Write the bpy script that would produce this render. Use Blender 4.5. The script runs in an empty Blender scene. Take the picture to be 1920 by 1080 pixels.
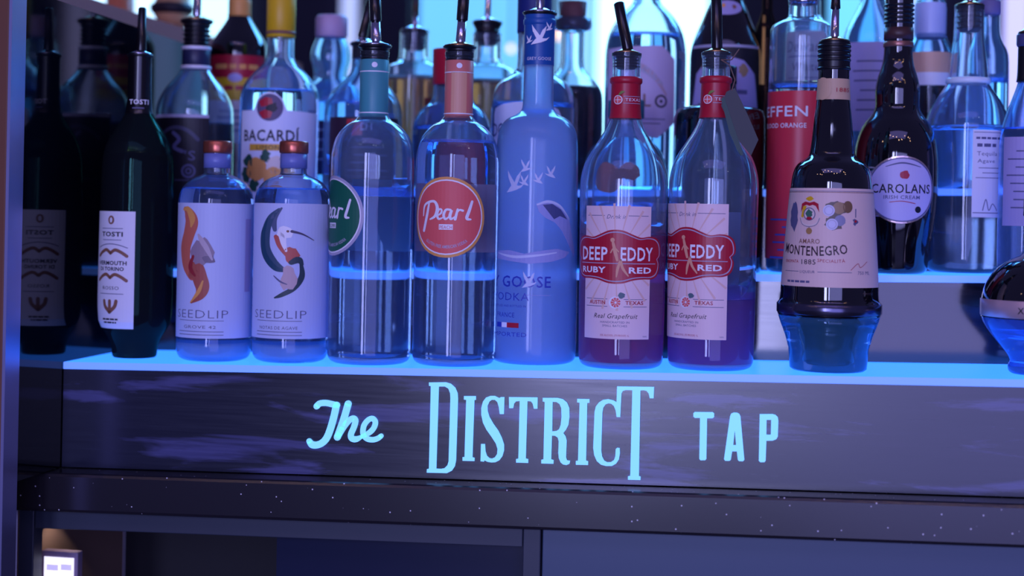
import bpy, bmesh, math, random
from mathutils import Vector, Matrix
R = math.radians
S = bpy.context.scene
COL = S.collection
random.seed(5)

# ------------------------------------------------------------------ camera
F = 2900.0                                  # focal length in photo pixels
HZ = 400.0                                  # height of the eye line in the photo
cam_d = bpy.data.cameras.new('camera'); cam = bpy.data.objects.new('camera', cam_d); COL.objects.link(cam)
cam_d.sensor_width = 36.0; cam_d.lens = 36.0 * F / 1920; cam_d.shift_y = -(540 - HZ) / 1920
cam_d.clip_start = .05; cam_d.clip_end = 60
CAM = Vector((0, -1.544, 1.26))
CR = Matrix.Rotation(R(10.4), 3, 'Z') @ Matrix.Rotation(R(90), 3, 'X') @ Matrix.Rotation(R(1.15), 3, 'Z')
cam.matrix_world = Matrix.Translation(CAM) @ CR.to_4x4()
cam_d.dof.use_dof = True; cam_d.dof.focus_distance = 1.53; cam_d.dof.aperture_fstop = 2.4
S.camera = cam

# ------------------------------------------------------------------ world, lights, exposure
w = bpy.data.worlds.new('room'); S.world = w; w.use_nodes = True
w.node_tree.nodes['Background'].inputs[0].default_value = (.20, .19, .62, 1)
w.node_tree.nodes['Background'].inputs[1].default_value = .30
def area(name, loc, sx, sy, col, power, rot):
    l = bpy.data.lights.new(name, 'AREA'); l.shape = 'RECTANGLE'; l.size = sx; l.size_y = sy
    l.color = col; l.energy = power
    o = bpy.data.objects.new(name, l); COL.objects.link(o); o.location = loc; o.rotation_euler = rot
    return o
# daylight through the tall windows of the room, behind the photographer
area('daylight_window', (-.72, -4.2, 1.45), .42, 1.9, (.46, .48, 1), 52, (R(90), 0, 0))
area('daylight_window', (-.12, -4.2, 1.45), .22, 1.9, (.46, .48, 1), 17, (R(90), 0, 0))
area('daylight_window', (1.15, -4.2, 1.2), 2.2, 2.3, (.36, .36, 1), 54, (R(90), 0, 0))
area('ceiling_wash', (0, -2.2, 3.0), 2.6, 1.2, (.36, .30, 1), 16, (0, 0, 0))
area('blue_back_fill', (-.1, 1.5, 2.5), 2.6, .5, (.10, .42, 1), 60, (R(-52), 0, 0))  # added unseen fill from behind, makes shoulders and frosted glass glow blue
for i in range(13):                          # warm filament bulbs strung below the ceiling
    l = bpy.data.lights.new('filament_bulb', 'POINT'); l.energy = 1.3; l.color = (1, .60, .38); l.shadow_soft_size = .017
    o = bpy.data.objects.new('filament_bulb', l); COL.objects.link(o)
    o.location = (-1.9 + .31 * i, -1.9 - .35 * math.sin(i * 1.1), 2.55 + .08 * math.sin(i * 2.3))
vs = S.view_settings; vs.view_transform = 'Standard'; vs.look = 'None'; vs.exposure = 0; vs.gamma = 1; vs.use_curve_mapping = False
S.cycles.max_bounces = 20; S.cycles.transmission_bounces = 18; S.cycles.glossy_bounces = 6
S.cycles.transparent_max_bounces = 32; S.cycles.diffuse_bounces = 3
S.cycles.use_denoising = True; S.cycles.sample_clamp_indirect = 6; S.cycles.caustics_refractive = True; S.cycles.caustics_reflective = True

# ------------------------------------------------------------------ geometry of the place
def ray(px, py):
    return (CR @ Vector(((px - 960) / F, (HZ - py) / F, -1)))
def P(px, py, Y):
    d = ray(px, py); return CAM + d * ((Y - CAM.y) / d.y)
def project(p):
    q = CR.transposed() @ (p - CAM); return 960 + F * q.x / -q.z, HZ - F * q.y / -q.z, -q.z
YF, Y2, Y3, YB = -.045, .100, .212, .310     # front faces of the three steps, the back panel
TILT = .020                                  # the unit climbs a little towards the right
Z1 = P(960, 694, YF).z - TILT * P(960, 694, YF).x
Z2 = P(960, 511, Y2).z - TILT * P(960, 511, Y2).x
Z3 = Z2 + (Z2 - Z1)
XL = P(117, 690, YF).x; XR = XL + 1.75
YP = -.137                                   # front of the side panel and post
YL = -.078                                   # front of the ledge

# ------------------------------------------------------------------ materials
def lin(c):
    return tuple(((v / 255) / 12.92 if v / 255 <= .04045 else ((v / 255 + .055) / 1.055) ** 2.4) for v in c) + (1,)
MC = {}
def mat(name, col=(.5, .5, .5, 1), rough=.5, metal=0, emit=None, es=0, spec=.5, coat=0, trans=0, ior=1.45):
    if name in MC: return MC[name]
    m = bpy.data.materials.new(name); m.use_nodes = True
    b = m.node_tree.nodes['Principled BSDF']
    if len(col) == 3: col = lin(col)
    b.inputs['Base Color'].default_value = col; b.inputs['Roughness'].default_value = rough
    b.inputs['Metallic'].default_value = metal; b.inputs['Specular IOR Level'].default_value = spec
    b.inputs['Coat Weight'].default_value = coat; b.inputs['Transmission Weight'].default_value = trans
    b.inputs['IOR'].default_value = ior
    if emit:
        b.inputs['Emission Color'].default_value = lin(emit) if max(emit) > 1 else tuple(emit) + (1,)
        b.inputs['Emission Strength'].default_value = es
    MC[name] = m; return m
def glass(name, col=(.93, .97, 1), ior=1.45, rough=0, haze=.06, haze_col=(.6, .75, 1)):
    if name in MC: return MC[name]
    m = bpy.data.materials.new(name); m.use_nodes = True; nt = m.node_tree; nt.nodes.clear()
    g = nt.nodes.new('ShaderNodeBsdfGlass'); g.inputs['Color'].default_value = col + (1,)
    g.inputs['IOR'].default_value = ior; g.inputs['Roughness'].default_value = rough
    o = nt.nodes.new('ShaderNodeOutputMaterial')
    t = nt.nodes.new('ShaderNodeBsdfTranslucent'); t.inputs[0].default_value = haze_col + (1,)      # bluish haze mixed in to give the glass its glow
    d = nt.nodes.new('ShaderNodeBsdfDiffuse'); d.inputs[0].default_value = haze_col + (1,)
    a = nt.nodes.new('ShaderNodeMixShader'); nt.links.new(t.outputs[0], a.inputs[1]); nt.links.new(d.outputs[0], a.inputs[2])
    b = nt.nodes.new('ShaderNodeMixShader'); b.inputs[0].default_value = haze; nt.links.new(g.outputs[0], b.inputs[1]); nt.links.new(a.outputs[0], b.inputs[2])
    nt.links.new(b.outputs[0], o.inputs[0])
    MC[name] = m; return m
def tint(name, col):
    if name in MC: return MC[name]
    m = bpy.data.materials.new(name); m.use_nodes = True; nt = m.node_tree; nt.nodes.clear()
    g = nt.nodes.new('ShaderNodeBsdfTransparent'); g.inputs['Color'].default_value = col + (1,)
    o = nt.nodes.new('ShaderNodeOutputMaterial'); nt.links.new(g.outputs[0], o.inputs[0])
    MC[name] = m; return m
def cloudy(name, col, k=.6):
    if name in MC: return MC[name]
    m = bpy.data.materials.new(name); m.use_nodes = True; nt = m.node_tree; nt.nodes.clear(); N = nt.nodes.new; L = nt.links.new
    p = N('ShaderNodeBsdfTransparent'); p.inputs[0].default_value = col + (1,)
    d = N('ShaderNodeBsdfDiffuse'); d.inputs[0].default_value = col + (1,)
    t = N('ShaderNodeBsdfTranslucent'); t.inputs[0].default_value = col + (1,)
    a = N('ShaderNodeMixShader'); L(d.outputs[0], a.inputs[1]); L(t.outputs[0], a.inputs[2])
    b = N('ShaderNodeMixShader'); b.inputs[0].default_value = k; L(p.outputs[0], b.inputs[1]); L(a.outputs[0], b.inputs[2])
    o = N('ShaderNodeOutputMaterial'); L(b.outputs[0], o.inputs[0]); MC[name] = m; return m
def frosted():
    m = bpy.data.materials.new('frosted_glass'); m.use_nodes = True; nt = m.node_tree; nt.nodes.clear()
    N = nt.nodes.new; L = nt.links.new
    g = N('ShaderNodeBsdfGlass'); g.inputs['Color'].default_value = (.78, .9, 1, 1); g.inputs['IOR'].default_value = 1.2; g.inputs['Roughness'].default_value = .45
    d = N('ShaderNodeBsdfDiffuse'); d.inputs[0].default_value = (.36, .56, .98, 1)
    t = N('ShaderNodeBsdfTranslucent'); t.inputs[0].default_value = (.5, .75, 1, 1)
    a = N('ShaderNodeMixShader'); a.inputs[0].default_value = .5; L(d.outputs[0], a.inputs[1]); L(t.outputs[0], a.inputs[2])
    b = N('ShaderNodeMixShader'); b.inputs[0].default_value = .55; L(g.outputs[0], b.inputs[1]); L(a.outputs[0], b.inputs[2])
    gl = N('ShaderNodeBsdfGlossy'); gl.inputs[1].default_value = .12
    fr = N('ShaderNodeFresnel'); fr.inputs[0].default_value = 1.4
    c = N('ShaderNodeMixShader'); L(fr.outputs[0], c.inputs[0]); L(b.outputs[0], c.inputs[1]); L(gl.outputs[0], c.inputs[2])
    o = N('ShaderNodeOutputMaterial'); L(c.outputs[0], o.inputs[0]); MC['frosted_glass'] = m; return m
G_CLEAR = glass('clear_glass'); G_BLUE = glass('pale_blue_glass', (.80, .92, 1))
G_GREEN = glass('green_glass', (.10, .30, .22), haze=.02); G_BROWN = glass('brown_glass', (.20, .09, .05), haze=.02)
FROST = frosted()
def laminate(name, c1, c2, rough, scale=(3, 3, 26), spec=.5, thr=(.55, .63), aniso=True):
    """dark wood-grain laminate: long streaks of two close tones"""
    m = bpy.data.materials.new(name); m.use_nodes = True; nt = m.node_tree; b = nt.nodes['Principled BSDF']; N = nt.nodes.new; L = nt.links.new
    tc = N('ShaderNodeTexCoord'); mp = N('ShaderNodeMapping'); mp.inputs['Scale'].default_value = scale; L(tc.outputs['Object'], mp.inputs[0])
    n = N('ShaderNodeTexNoise'); n.inputs['Scale'].default_value = 1.6; n.inputs['Detail'].default_value = 5; n.inputs['Roughness'].default_value = .55; n.inputs['Distortion'].default_value = .5; L(mp.outputs[0], n.inputs[0])
    r = N('ShaderNodeValToRGB'); r.color_ramp.elements[0].position = thr[0]; r.color_ramp.elements[0].color = lin(c1); r.color_ramp.elements[1].position = thr[1]; r.color_ramp.elements[1].color = lin(c2); L(n.outputs[0], r.inputs[0])
    mp2 = N('ShaderNodeMapping'); mp2.inputs['Scale'].default_value = (12, 12, 420); L(tc.outputs['Object'], mp2.inputs[0])
    n2 = N('ShaderNodeTexNoise'); n2.inputs['Scale'].default_value = 1; n2.inputs['Detail'].default_value = 3; L(mp2.outputs[0], n2.inputs[0])
    mx = N('ShaderNodeMix'); mx.data_type = 'RGBA'; mx.blend_type = 'MULTIPLY'; mx.inputs[0].default_value = .5; L(r.outputs[0], mx.inputs[6]); L(n2.outputs[0], mx.inputs[7]); L(mx.outputs[2], b.inputs['Base Color'])
    mr = N('ShaderNodeMapRange'); mr.inputs[3].default_value = rough * .75; mr.inputs[4].default_value = rough * 1.3; L(n2.outputs[0], mr.inputs[0]); L(mr.outputs[0], b.inputs['Roughness'])
    b.inputs['Specular IOR Level'].default_value = spec
    MC[name] = m; return m
LAM = laminate('dark_laminate', (22, 27, 52), (80, 82, 134), .24, spec=.8)
RIS = laminate('glossy_laminate', (20, 21, 34), (52, 52, 78), .10, spec=1.0)
def speckle():
    m = bpy.data.materials.new('speckled_stone'); m.use_nodes = True; nt = m.node_tree; b = nt.nodes['Principled BSDF']; N = nt.nodes.new; L = nt.links.new
    tc = N('ShaderNodeTexCoord'); v = N('ShaderNodeTexVoronoi'); v.inputs['Scale'].default_value = 190; L(tc.outputs['Object'], v.inputs[0])
    r = N('ShaderNodeValToRGB'); r.color_ramp.elements[0].position = .11; r.color_ramp.elements[0].color = (.75, .72, .8, 1); r.color_ramp.elements[1].position = .16; r.color_ramp.elements[1].color = (0, 0, 0, 1); L(v.outputs['Distance'], r.inputs[0])
    sep = N('ShaderNodeSeparateColor'); L(v.outputs['Color'], sep.inputs[0]); gt = N('ShaderNodeMath'); gt.operation = 'GREATER_THAN'; gt.inputs[1].default_value = .86; L(sep.outputs[0], gt.inputs[0])
    mk = N('ShaderNodeMix'); mk.data_type = 'RGBA'; L(gt.outputs[0], mk.inputs[0]); mk.inputs[6].default_value = (0, 0, 0, 1); L(r.outputs[0], mk.inputs[7])
    ad = N('ShaderNodeMix'); ad.data_type = 'RGBA'; ad.blend_type = 'ADD'; ad.inputs[0].default_value = 1; ad.inputs[6].default_value = lin((32, 30, 38)); L(mk.outputs[2], ad.inputs[7]); L(ad.outputs[2], b.inputs['Base Color'])
    b.inputs['Roughness'].default_value = .22; b.inputs['Specular IOR Level'].default_value = .6
    MC['speckled_stone'] = m; return m
STONE = speckle()
ACR = mat('lit_acrylic', (70, 110, 220), .35, emit=(.028, .19, 1.0), es=2.1)
ACRE = mat('lit_acrylic_edge', (110, 140, 235), .3, emit=(.115, .26, 1.0), es=.95)
LETTER = mat('lit_letter_acrylic', (120, 200, 250), .4, emit=(.17, .50, 1.0), es=1.0)
BLACKR = mat('black_rubber', (14, 14, 22), .32); BLACKP = mat('black_plastic', (16, 13, 20), .18, spec=.7)
CHROME = mat('polished_steel', (205, 200, 215), .14, 1); GOLD = mat('gold_tone_metal', (214, 160, 110), .24, 1)
PAPER = mat('white_paper', (226, 224, 236), .55); CREAM = mat('cream_paper', (226, 208, 200), .5)
INK = mat('black_ink', (22, 22, 40), .5); NAVY = mat('navy_ink', (24, 40, 110), .5); GREY = mat('grey_ink', (92, 92, 130), .5)
RED = mat('red_print', (176, 24, 50), .35); WHITE = mat('white_print', (238, 236, 245), .45)
PEACH = mat('peach_print', (226, 96, 96), .5); GREENP = mat('green_print', (16, 98, 76), .5); OCHRE = mat('ochre_print', (226, 158, 84), .5)
YEL = mat('yellow_print', (220, 176, 30), .4); TEALP = mat('teal_print', (40, 150, 165), .4); BLUEP = mat('blue_print', (28, 84, 160), .35)
COPPER = mat('copper_cap', (190, 104, 84), .28, .75); BRN = mat('brown_print', (136, 92, 74), .55); LAV = mat('lavender_print', (170, 160, 205), .5)
DKG = mat('dark_glossy_glass', (10, 8, 14), .04, spec=.9, coat=.5); PALE = mat('pale_grey_print', (176, 172, 196), .5)

# ------------------------------------------------------------------ object helpers
def link(name, me, parent=None):
    o = bpy.data.objects.new(name, me); COL.objects.link(o)
    if parent is not None: o.parent = parent
    return o
def tag(o, label=None, cat=None, group=None, kind=None):
    if label: o['label'] = label
    if cat: o['category'] = cat
    if group: o['group'] = group
    if kind: o['kind'] = kind
    return o
def finish(name, bm, mats, parent=None, smooth=False, loc=None):
    me = bpy.data.meshes.new(name)
    bm.normal_update()
    if loc is not None: bmesh.ops.translate(bm, verts=bm.verts, vec=-Vector(loc))
    bm.to_mesh(me); bm.free()
    for m in (mats if isinstance(mats, (list, tuple)) else [mats]): me.materials.append(m)
    if smooth: me.polygons.foreach_set('use_smooth', [True] * len(me.polygons))
    o = link(name, me, parent)
    if loc is not None: o.location = loc
    return o
def box(bm, x0, x1, y0, y1, z0, z1, tilt=0, mi=0, bev=0):
    r = bmesh.ops.create_cube(bm, size=1); vs_ = r['verts']
    for v in vs_:
        x = x0 + (v.co.x + .5) * (x1 - x0); v.co = Vector((x, y0 + (v.co.y + .5) * (y1 - y0), z0 + (v.co.z + .5) * (z1 - z0) + tilt * x))
    fs = list({f for v in vs_ for f in v.link_faces})
    for f in fs: f.material_index = mi
    if bev:
        bmesh.ops.bevel(bm, geom=list({e for f in fs for e in f.edges}), offset=bev, segments=2, affect='EDGES', profile=.5)
def boxobj(name, m, *a, parent=None, bev=0, tilt=0):
    bm = bmesh.new(); box(bm, *a, tilt=tilt, bev=bev); return finish(name, bm, m, parent)

# ---- flat artwork: each entry of a drawing is (verts2d, faces, material, layer), in photo pixels
def crv_mesh(cu):
    o = bpy.data.objects.new('tmp', cu); COL.objects.link(o)
    dg = bpy.context.evaluated_depsgraph_get(); me = o.evaluated_get(dg).to_mesh()
    v = [(a.co.x, a.co.y) for a in me.vertices]; f = [tuple(p.vertices) for p in me.polygons]
    o.evaluated_get(dg).to_mesh_clear(); bpy.data.objects.remove(o); bpy.data.curves.remove(cu)
    return v, f
def poly(loops, m, layer=1):
    cu = bpy.data.curves.new('tmp', 'CURVE'); cu.dimensions = '2D'; cu.fill_mode = 'BOTH'
    if not isinstance(loops[0][0], (tuple, list)): loops = [loops]
    for lp in loops:
        s = cu.splines.new('POLY'); s.points.add(len(lp) - 1); s.use_cyclic_u = True
        for p, q in zip(s.points, lp): p.co = (q[0], q[1], 0, 1)
    v, f = crv_mesh(cu); return (v, f, m, layer)
TX = {}
def text(st, x, y, h, m, wd=None, layer=2, bold=0, shear=0, arc=0, align='C', serif=False):
    """x = centre (or left edge with align L), y = baseline, h = cap height, wd = total width; arc = radius of curve (+ smiles down)"""
    k = (st, bold)
    if k not in TX:
        cu = bpy.data.curves.new('tmp', 'FONT'); cu.body = st; cu.size = 1; cu.offset = bold; cu.resolution_u = 2
        cu.space_character = 1.08
        TX[k] = crv_mesh(cu)
    v, f = TX[k]
    if not v: return ([], [], m, layer)
    xs = [a[0] for a in v]; x0, x1 = min(xs), max(xs); sy = h / .73; sx = wd / (x1 - x0) if wd else sy
    xc = x - (wd or (x1 - x0) * sx) / 2 if align == 'C' else x
    out = []
    mid = xc + (x1 - x0) * sx / 2
    for a, b in v:
        X = xc + (a - x0) * sx + shear * b * sy; Yv = -b * sy
        if arc:
            t = (X - mid) / arc; X = mid + (arc - Yv) * math.sin(t) if arc > 0 else mid + (-arc + Yv) * math.sin(-t); Yv = (Yv + (arc - Yv) * (1 - math.cos(t))) if arc > 0 else Yv - (-arc + Yv) * (1 - math.cos(t))
        out.append((X, y + Yv))
    return (out, f, m, layer)
def smooth_pts(pts, n=6):
    if len(pts) < 3: return [tuple(map(float, p)) for p in pts]
    P_ = [pts[0]] + list(pts) + [pts[-1]]; out = []
    for i in range(1, len(P_) - 2):
        for k in range(n):
            t = k / n; out.append(tuple(.5 * (2 * b + (c - a) * t + (2 * a - 5 * b + 4 * c - d) * t * t + (3 * b - a - 3 * c + d) * t ** 3) for a, b, c, d in zip(P_[i - 1], P_[i], P_[i + 1], P_[i + 2])))
    out.append(tuple(map(float, pts[-1]))); return out
def ribbon(pts, wd, m, layer=2, n=6, cap=True):
    """brush stroke; pts of (x, y) or (x, y, width factor)"""
    q = smooth_pts([(p[0], p[1], p[2] if len(p) > 2 else 1) for p in pts], n); v = []; f = []
    for i, (x, y, k) in enumerate(q):
        a = q[max(i - 1, 0)]; b = q[min(i + 1, len(q) - 1)]; dx, dy = b[0] - a[0], b[1] - a[1]; l = math.hypot(dx, dy) or 1
        v += [(x - dy / l * wd * k / 2, y + dx / l * wd * k / 2), (x + dy / l * wd * k / 2, y - dx / l * wd * k / 2)]
        if i: j = 2 * i; f.append((j - 2, j - 1, j + 1, j))
    if cap:
        for (x, y, k) in (q[0], q[-1]):
            j = len(v); v += [(x + wd * k / 2 * math.cos(t * R(30)), y + wd * k / 2 * math.sin(t * R(30))) for t in range(12)]; f.append(tuple(range(j, j + 12)))
    return (v, f, m, layer)
def circ(x, y, r, m, layer=1, ry=None, n=40, ri=0):
    a = [(x + r * math.cos(t * math.tau / n), y + (ry or r) * math.sin(t * math.tau / n)) for t in range(n)]
    if ri: return poly([a, [(x + (p[0] - x) * ri, y + (p[1] - y) * ri) for p in a]], m, layer)
    return (a, [tuple(range(n))], m, layer)
def rect(x0, y0, x1, y1, m, layer=1):
    return ([(x0, y0), (x1, y0), (x1, y1), (x0, y1)], [(0, 1, 2, 3)], m, layer)
def blob(x, y, r, m, layer=2, n=14, jit=.25, ry=None):
    return ([(x + r * (1 + random.uniform(-jit, jit)) * math.cos(t * math.tau / n), y + (ry or r) * (1 + random.uniform(-jit, jit)) * math.sin(t * math.tau / n)) for t in range(n)], [tuple(range(n))], m, layer)
def lines(x0, x1, y, n, dy, m, layer=2, th=1.4, jit=0):
    return [rect(x0 + random.random() * jit, y + i * dy, x1 - random.random() * jit, y + i * dy + th, m, layer) for i in range(n)]

def dashes(uc, y, wd, h, m, layer=1):
    """an unreadable line of print: short bars of word length"""
    out = []; x = uc - wd / 2
    while x < uc + wd / 2 - 2:
        w_ = min(random.uniform(h * 1.2, h * 3.5), uc + wd / 2 - x); out.append(rect(x, y - h, x + w_, y, m, layer)); x += w_ + h * .5
    return out

def build_drawing(name, items, mapf, parent, cut=None, ycut=None):
    """all shapes of one drawing as one mesh; cut = max width of a face before it is bent"""
    bm = bmesh.new(); mats = []
    for v, f, m, layer in items:
        if not f: continue
        if m not in mats: mats.append(m)
        b2 = bmesh.new(); vv = [b2.verts.new((a[0], a[1], 0)) for a in v]
        for fc in f:
            try: b2.faces.new([vv[i] for i in fc])
            except ValueError: pass
        for ax, c in ((0, cut), (1, ycut)):
            if not c or not b2.verts: continue
            lo = min(q.co[ax] for q in b2.verts); hi = max(q.co[ax] for q in b2.verts); k = math.floor(lo / c) + 1
            while k * c < hi:
                co = [0, 0, 0]; co[ax] = k * c; no = [0, 0, 0]; no[ax] = 1
                bmesh.ops.bisect_plane(b2, geom=b2.verts[:] + b2.edges[:] + b2.faces[:], plane_co=co, plane_no=no); k += 1
        mi = mats.index(m); mp = {}
        for q in b2.verts: mp[q] = bm.verts.new(mapf(q.co.x, q.co.y, layer))
        for fc in b2.faces:
            g = bm.faces.new([mp[q] for q in fc.verts]); g.material_index = mi; g.normal_update()
            c = g.calc_center_median()
            if g.normal.dot(CAM - c) < 0 and not cut: g.normal_flip()
        b2.free()
    return finish(name, bm, mats, parent)

# ---- lathe
def chaikin(p, n):
    for _ in range(n):
        q = [p[0]]
        for a, b in zip(p, p[1:]):
            q += [(a[0] * .75 + b[0] * .25, a[1] * .75 + b[1] * .25), (a[0] * .25 + b[0] * .75, a[1] * .25 + b[1] * .75)]
        q.append(p[-1]); p = q
    return p
def lathe(bm, prof, cx, cy, seg=56, mi=0):
    rings = []
    for r, z in prof:
        if r < 1e-5: rings.append([bm.verts.new((cx, cy, z))])
        else: rings.append([bm.verts.new((cx + r * math.cos(t * math.tau / seg), cy + r * math.sin(t * math.tau / seg), z)) for t in range(seg)])
    for a, b in zip(rings, rings[1:]):
        for t in range(seg):
            u = (t + 1) % seg
            if len(a) == 1 and len(b) == 1: break
            if len(a) == 1: f = bm.faces.new((a[0], b[u], b[t]))
            elif len(b) == 1: f = bm.faces.new((a[t], a[u], b[0]))
            else: f = bm.faces.new((a[t], a[u], b[u], b[t]))
            f.material_index = mi; f.smooth = True
    return rings
def tube(bm, a, b, r0, r1, seg=20, mi=0):
    d = (b - a); q = d.to_track_quat('Z', 'Y'); L_ = d.length; n = 4; prev = None
    prof = [(0, 0), (r0, 0), (r0, .02 * L_), (r1, .97 * L_), (r1 * .7, L_), (0, L_)]
    vs0 = len(bm.verts); rr = lathe(bm, prof, 0, 0, seg, mi)
    for ring in rr:
        for v in ring: v.co = a + q @ v.co

class Bottle:
    """a bottle standing on a step. Profile radii and heights are measured in photo pixels at the bottle's own distance"""
    def __init__(self, name, cx, ybase, Y, zt, prof, label, cat='bottle', group=None):
        self.Y = Y; p = P(cx, ybase, Y); self.x = p.x; self.zb = zt + TILT * p.x + .0011
        self.s = project(Vector((p.x, Y, self.zb)))[2] / F
        self.yb = project(Vector((p.x, Y, self.zb)))[1]
        self.root = link(name, None); self.root.location = (self.x, Y, self.zb); tag(self.root, label, cat, group or {Z1: 'bottles in the front row', Z2: 'bottles on the middle lit shelf', Z3: 'bottles on the top lit shelf'}[zt])
        d = (CAM - Vector((self.x, Y, self.zb))); d.z = 0; d.normalize(); self.d = d; self.rt = Vector((-d.y, d.x, 0))
        if self.rt.dot(CR @ Vector((1, 0, 0))) < 0: self.rt = -self.rt
        self.prof = prof
        self.y0 = ybase
        self.op = [(r * self.s, self.z(y)) for r, y in chaikin(prof, 2)]
    def z(self, y): return self.zb + (self.y0 - y) * self.s
    def Rm(self, z):
        o = self.op
        for a, b in zip(o, o[1:]):
            if min(a[1], b[1]) - 1e-9 <= z <= max(a[1], b[1]) + 1e-9 and a[0] > .2 * b[0]:
                t = 0 if abs(b[1] - a[1]) < 1e-9 else (z - a[1]) / (b[1] - a[1]); return a[0] + (b[0] - a[0]) * t
        return o[-1][0] if z > o[-1][1] else o[0][0]
    def fin(self, name, bm, m, parent=None, smooth=False):
        o = finish(name, bm, m, parent if parent is not None else self.root, smooth)
        o.data.transform(Matrix.Translation(-Vector((self.x, self.Y, self.zb)))) 
        return o
    def body(self, m, level=None, t=5, liquid=None, push=1.2):
        """one closed glass solid; above the level it is hollow. A tinted liquid sits inside"""
        bm = bmesh.new(); o = self.op
        pr = [(0, o[0][1])] + [q for q in o]
        ts = t * self.s
        if level is not None:
            zl = self.z(level); top = o[-1][1]; inn = [q for q in o if q[1] > zl + .002]
            pr += [(max(q[0] - ts, .002), q[1]) for q in reversed(inn)] + [(max(self.Rm(zl) - ts, .002), zl + .0008), (max(self.Rm(zl) - 1.6 * ts, .002), zl), (0, zl)]
        else: pr += [(0, o[-1][1])]
        lathe(bm, pr, self.x, self.Y); self.glass = self.fin('glass', bm, m)
        if liquid is not None:
            bm = bmesh.new(); zl = self.z(level) - .0006 if level is not None else o[-1][1] - .002
            lq = [(0, o[0][1] + 1.6 * ts)] + [(max(q[0] - push * ts, .001), max(q[1], o[0][1] + 1.6 * ts)) for q in o if q[1] < zl] + [(max(self.Rm(zl) - push * ts, .001), zl), (0, zl)]
            lathe(bm, lq, self.x, self.Y); self.liq = self.fin('liquid', bm, liquid)
        return self
    def sleeve(self, name, y0, y1, m, off=.5, ext=0, caps=True, mats=None):
        """capsule, cap or band hugging the profile between photo heights y0 (top) and y1"""
        bm = bmesh.new(); n = max(4, int(abs(y1 - y0) / 6)); pr = []
        rr = [self.Rm(self.z(y1 + (y0 - y1) * i / n)) + off * self.s for i in range(n + 1)]
        if ext: rr = [max(rr)] * (n + 1) if ext == 1 else rr
        zz = [self.z(y1 + (y0 - y1) * i / n) for i in range(n + 1)]
        pr = ([(rr[0] * .9, zz[0])] if caps else []) + [(a, b) for a, b in zip(rr, zz)]
        if caps: pr += [(rr[-1] * .93, zz[-1] + .0006), (0, zz[-1] + .0006)]
        lathe(bm, pr, self.x, self.Y); return self.fin(name, bm, m)
    def turned(self, name, prof, m, parent=None, ch=0):
        """any extra lathed piece, (radius, photo height)"""
        bm = bmesh.new(); lathe(bm, [(r * self.s, self.z(y)) for r, y in (chaikin(prof, ch) if ch else prof)], self.x, self.Y, 40); return self.fin(name, bm, m, parent)
    def wrap(self, name, items, parent=None, off=.0004, cut=7, ycut=24, back=False):
        s = self.s; X0, Y0 = self.x, self.Y
        def mp(u, y, layer):
            z = self.z(y); r = self.Rm(z) + off + layer * .00013; a = u * s / self.Rm(z)
            if back: a = math.pi - a
            q = self.rt * (r * math.sin(a)) + self.d * (r * math.cos(a)); return (X0 + q.x, Y0 + q.y, z)
        o = build_drawing(name, items, mp, parent if parent is not None else self.root, cut, ycut)
        if parent is None or parent is self.root: pass
        o.data.transform(Matrix.Translation(-Vector((self.x, self.Y, self.zb))))
        return o
    def u(self, px, y):
        """arc coordinate of photo column px at photo height y"""
        z = self.z(y); c = project(Vector((self.x, self.Y, z)))[0]; r = self.Rm(z) / self.s
        return r * math.asin(max(-1, min(1, (px - c) / r)))
    def pourer(self, ytop, rn, path, wt=(9, 7), black=.6, flange=GOLD, ridges=4, stopper=26):
        """rubber stopper with ridges, metal flange, and a spout along path [(dx, y)...]"""
        bm = bmesh.new(); s = self.s; z = self.z
        pr = [(0, z(ytop + stopper)), (rn * .62 * s, z(ytop + stopper))]
        for i in range(ridges):
            y = ytop + stopper - (i + .5) * stopper / (ridges + .5); pr += [(rn * .78 * s, z(y)), (rn * .92 * s, z(y - 2)), (rn * .78 * s, z(y - 3.5))]
        pr += [(rn * 1.02 * s, z(ytop)), (rn * 1.06 * s, z(ytop - 4)), (0, z(ytop - 4))]
        lathe(bm, pr, self.x, self.Y, 32); st = self.fin('stopper', bm, BLACKR)
        self.turned('flange', [(0, ytop - 3.9), (rn * .95, ytop - 3.9), (rn * .98, ytop - 6), (rn * .6, ytop - 9), (rn * .45, ytop - 12), (0, ytop - 12)], flange, st)
        pts = [Vector((self.x, self.Y, z(y))) + self.rt * dx * s for dx, y in path]
        bm = bmesh.new()
        if len(pts) == 2:
            k = pts[0].lerp(pts[1], 1 - black)
            if black < .99: tube(bm, pts[0], k, wt[0] * s, wt[0] * s * .9, mi=0)
            tube(bm, pts[0].lerp(pts[1], max(0, 1 - black - .02)), pts[1], wt[0] * s * 1.15, wt[1] * s, mi=1)
        self.fin('spout', bm, [flange if flange is CHROME else CHROME, BLACKP], st)
        return st

# ================================================================== THE SETTING
def struct(o, label=None): o['kind'] = 'structure'; return o
ZL = P(960, 915, YL).z - TILT * P(960, 915, YL).x        # ledge top
ZLB = P(960, 993, YL).z - TILT * P(960, 993, YL).x
# ledge (stone counter strip)
led = boxobj('stone_ledge', STONE, XL - .047, XR, YL, YB, ZLB, ZL, tilt=TILT, bev=.0035)
tag(led, 'black speckled stone ledge running beneath the lettered front', 'ledge')
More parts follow.
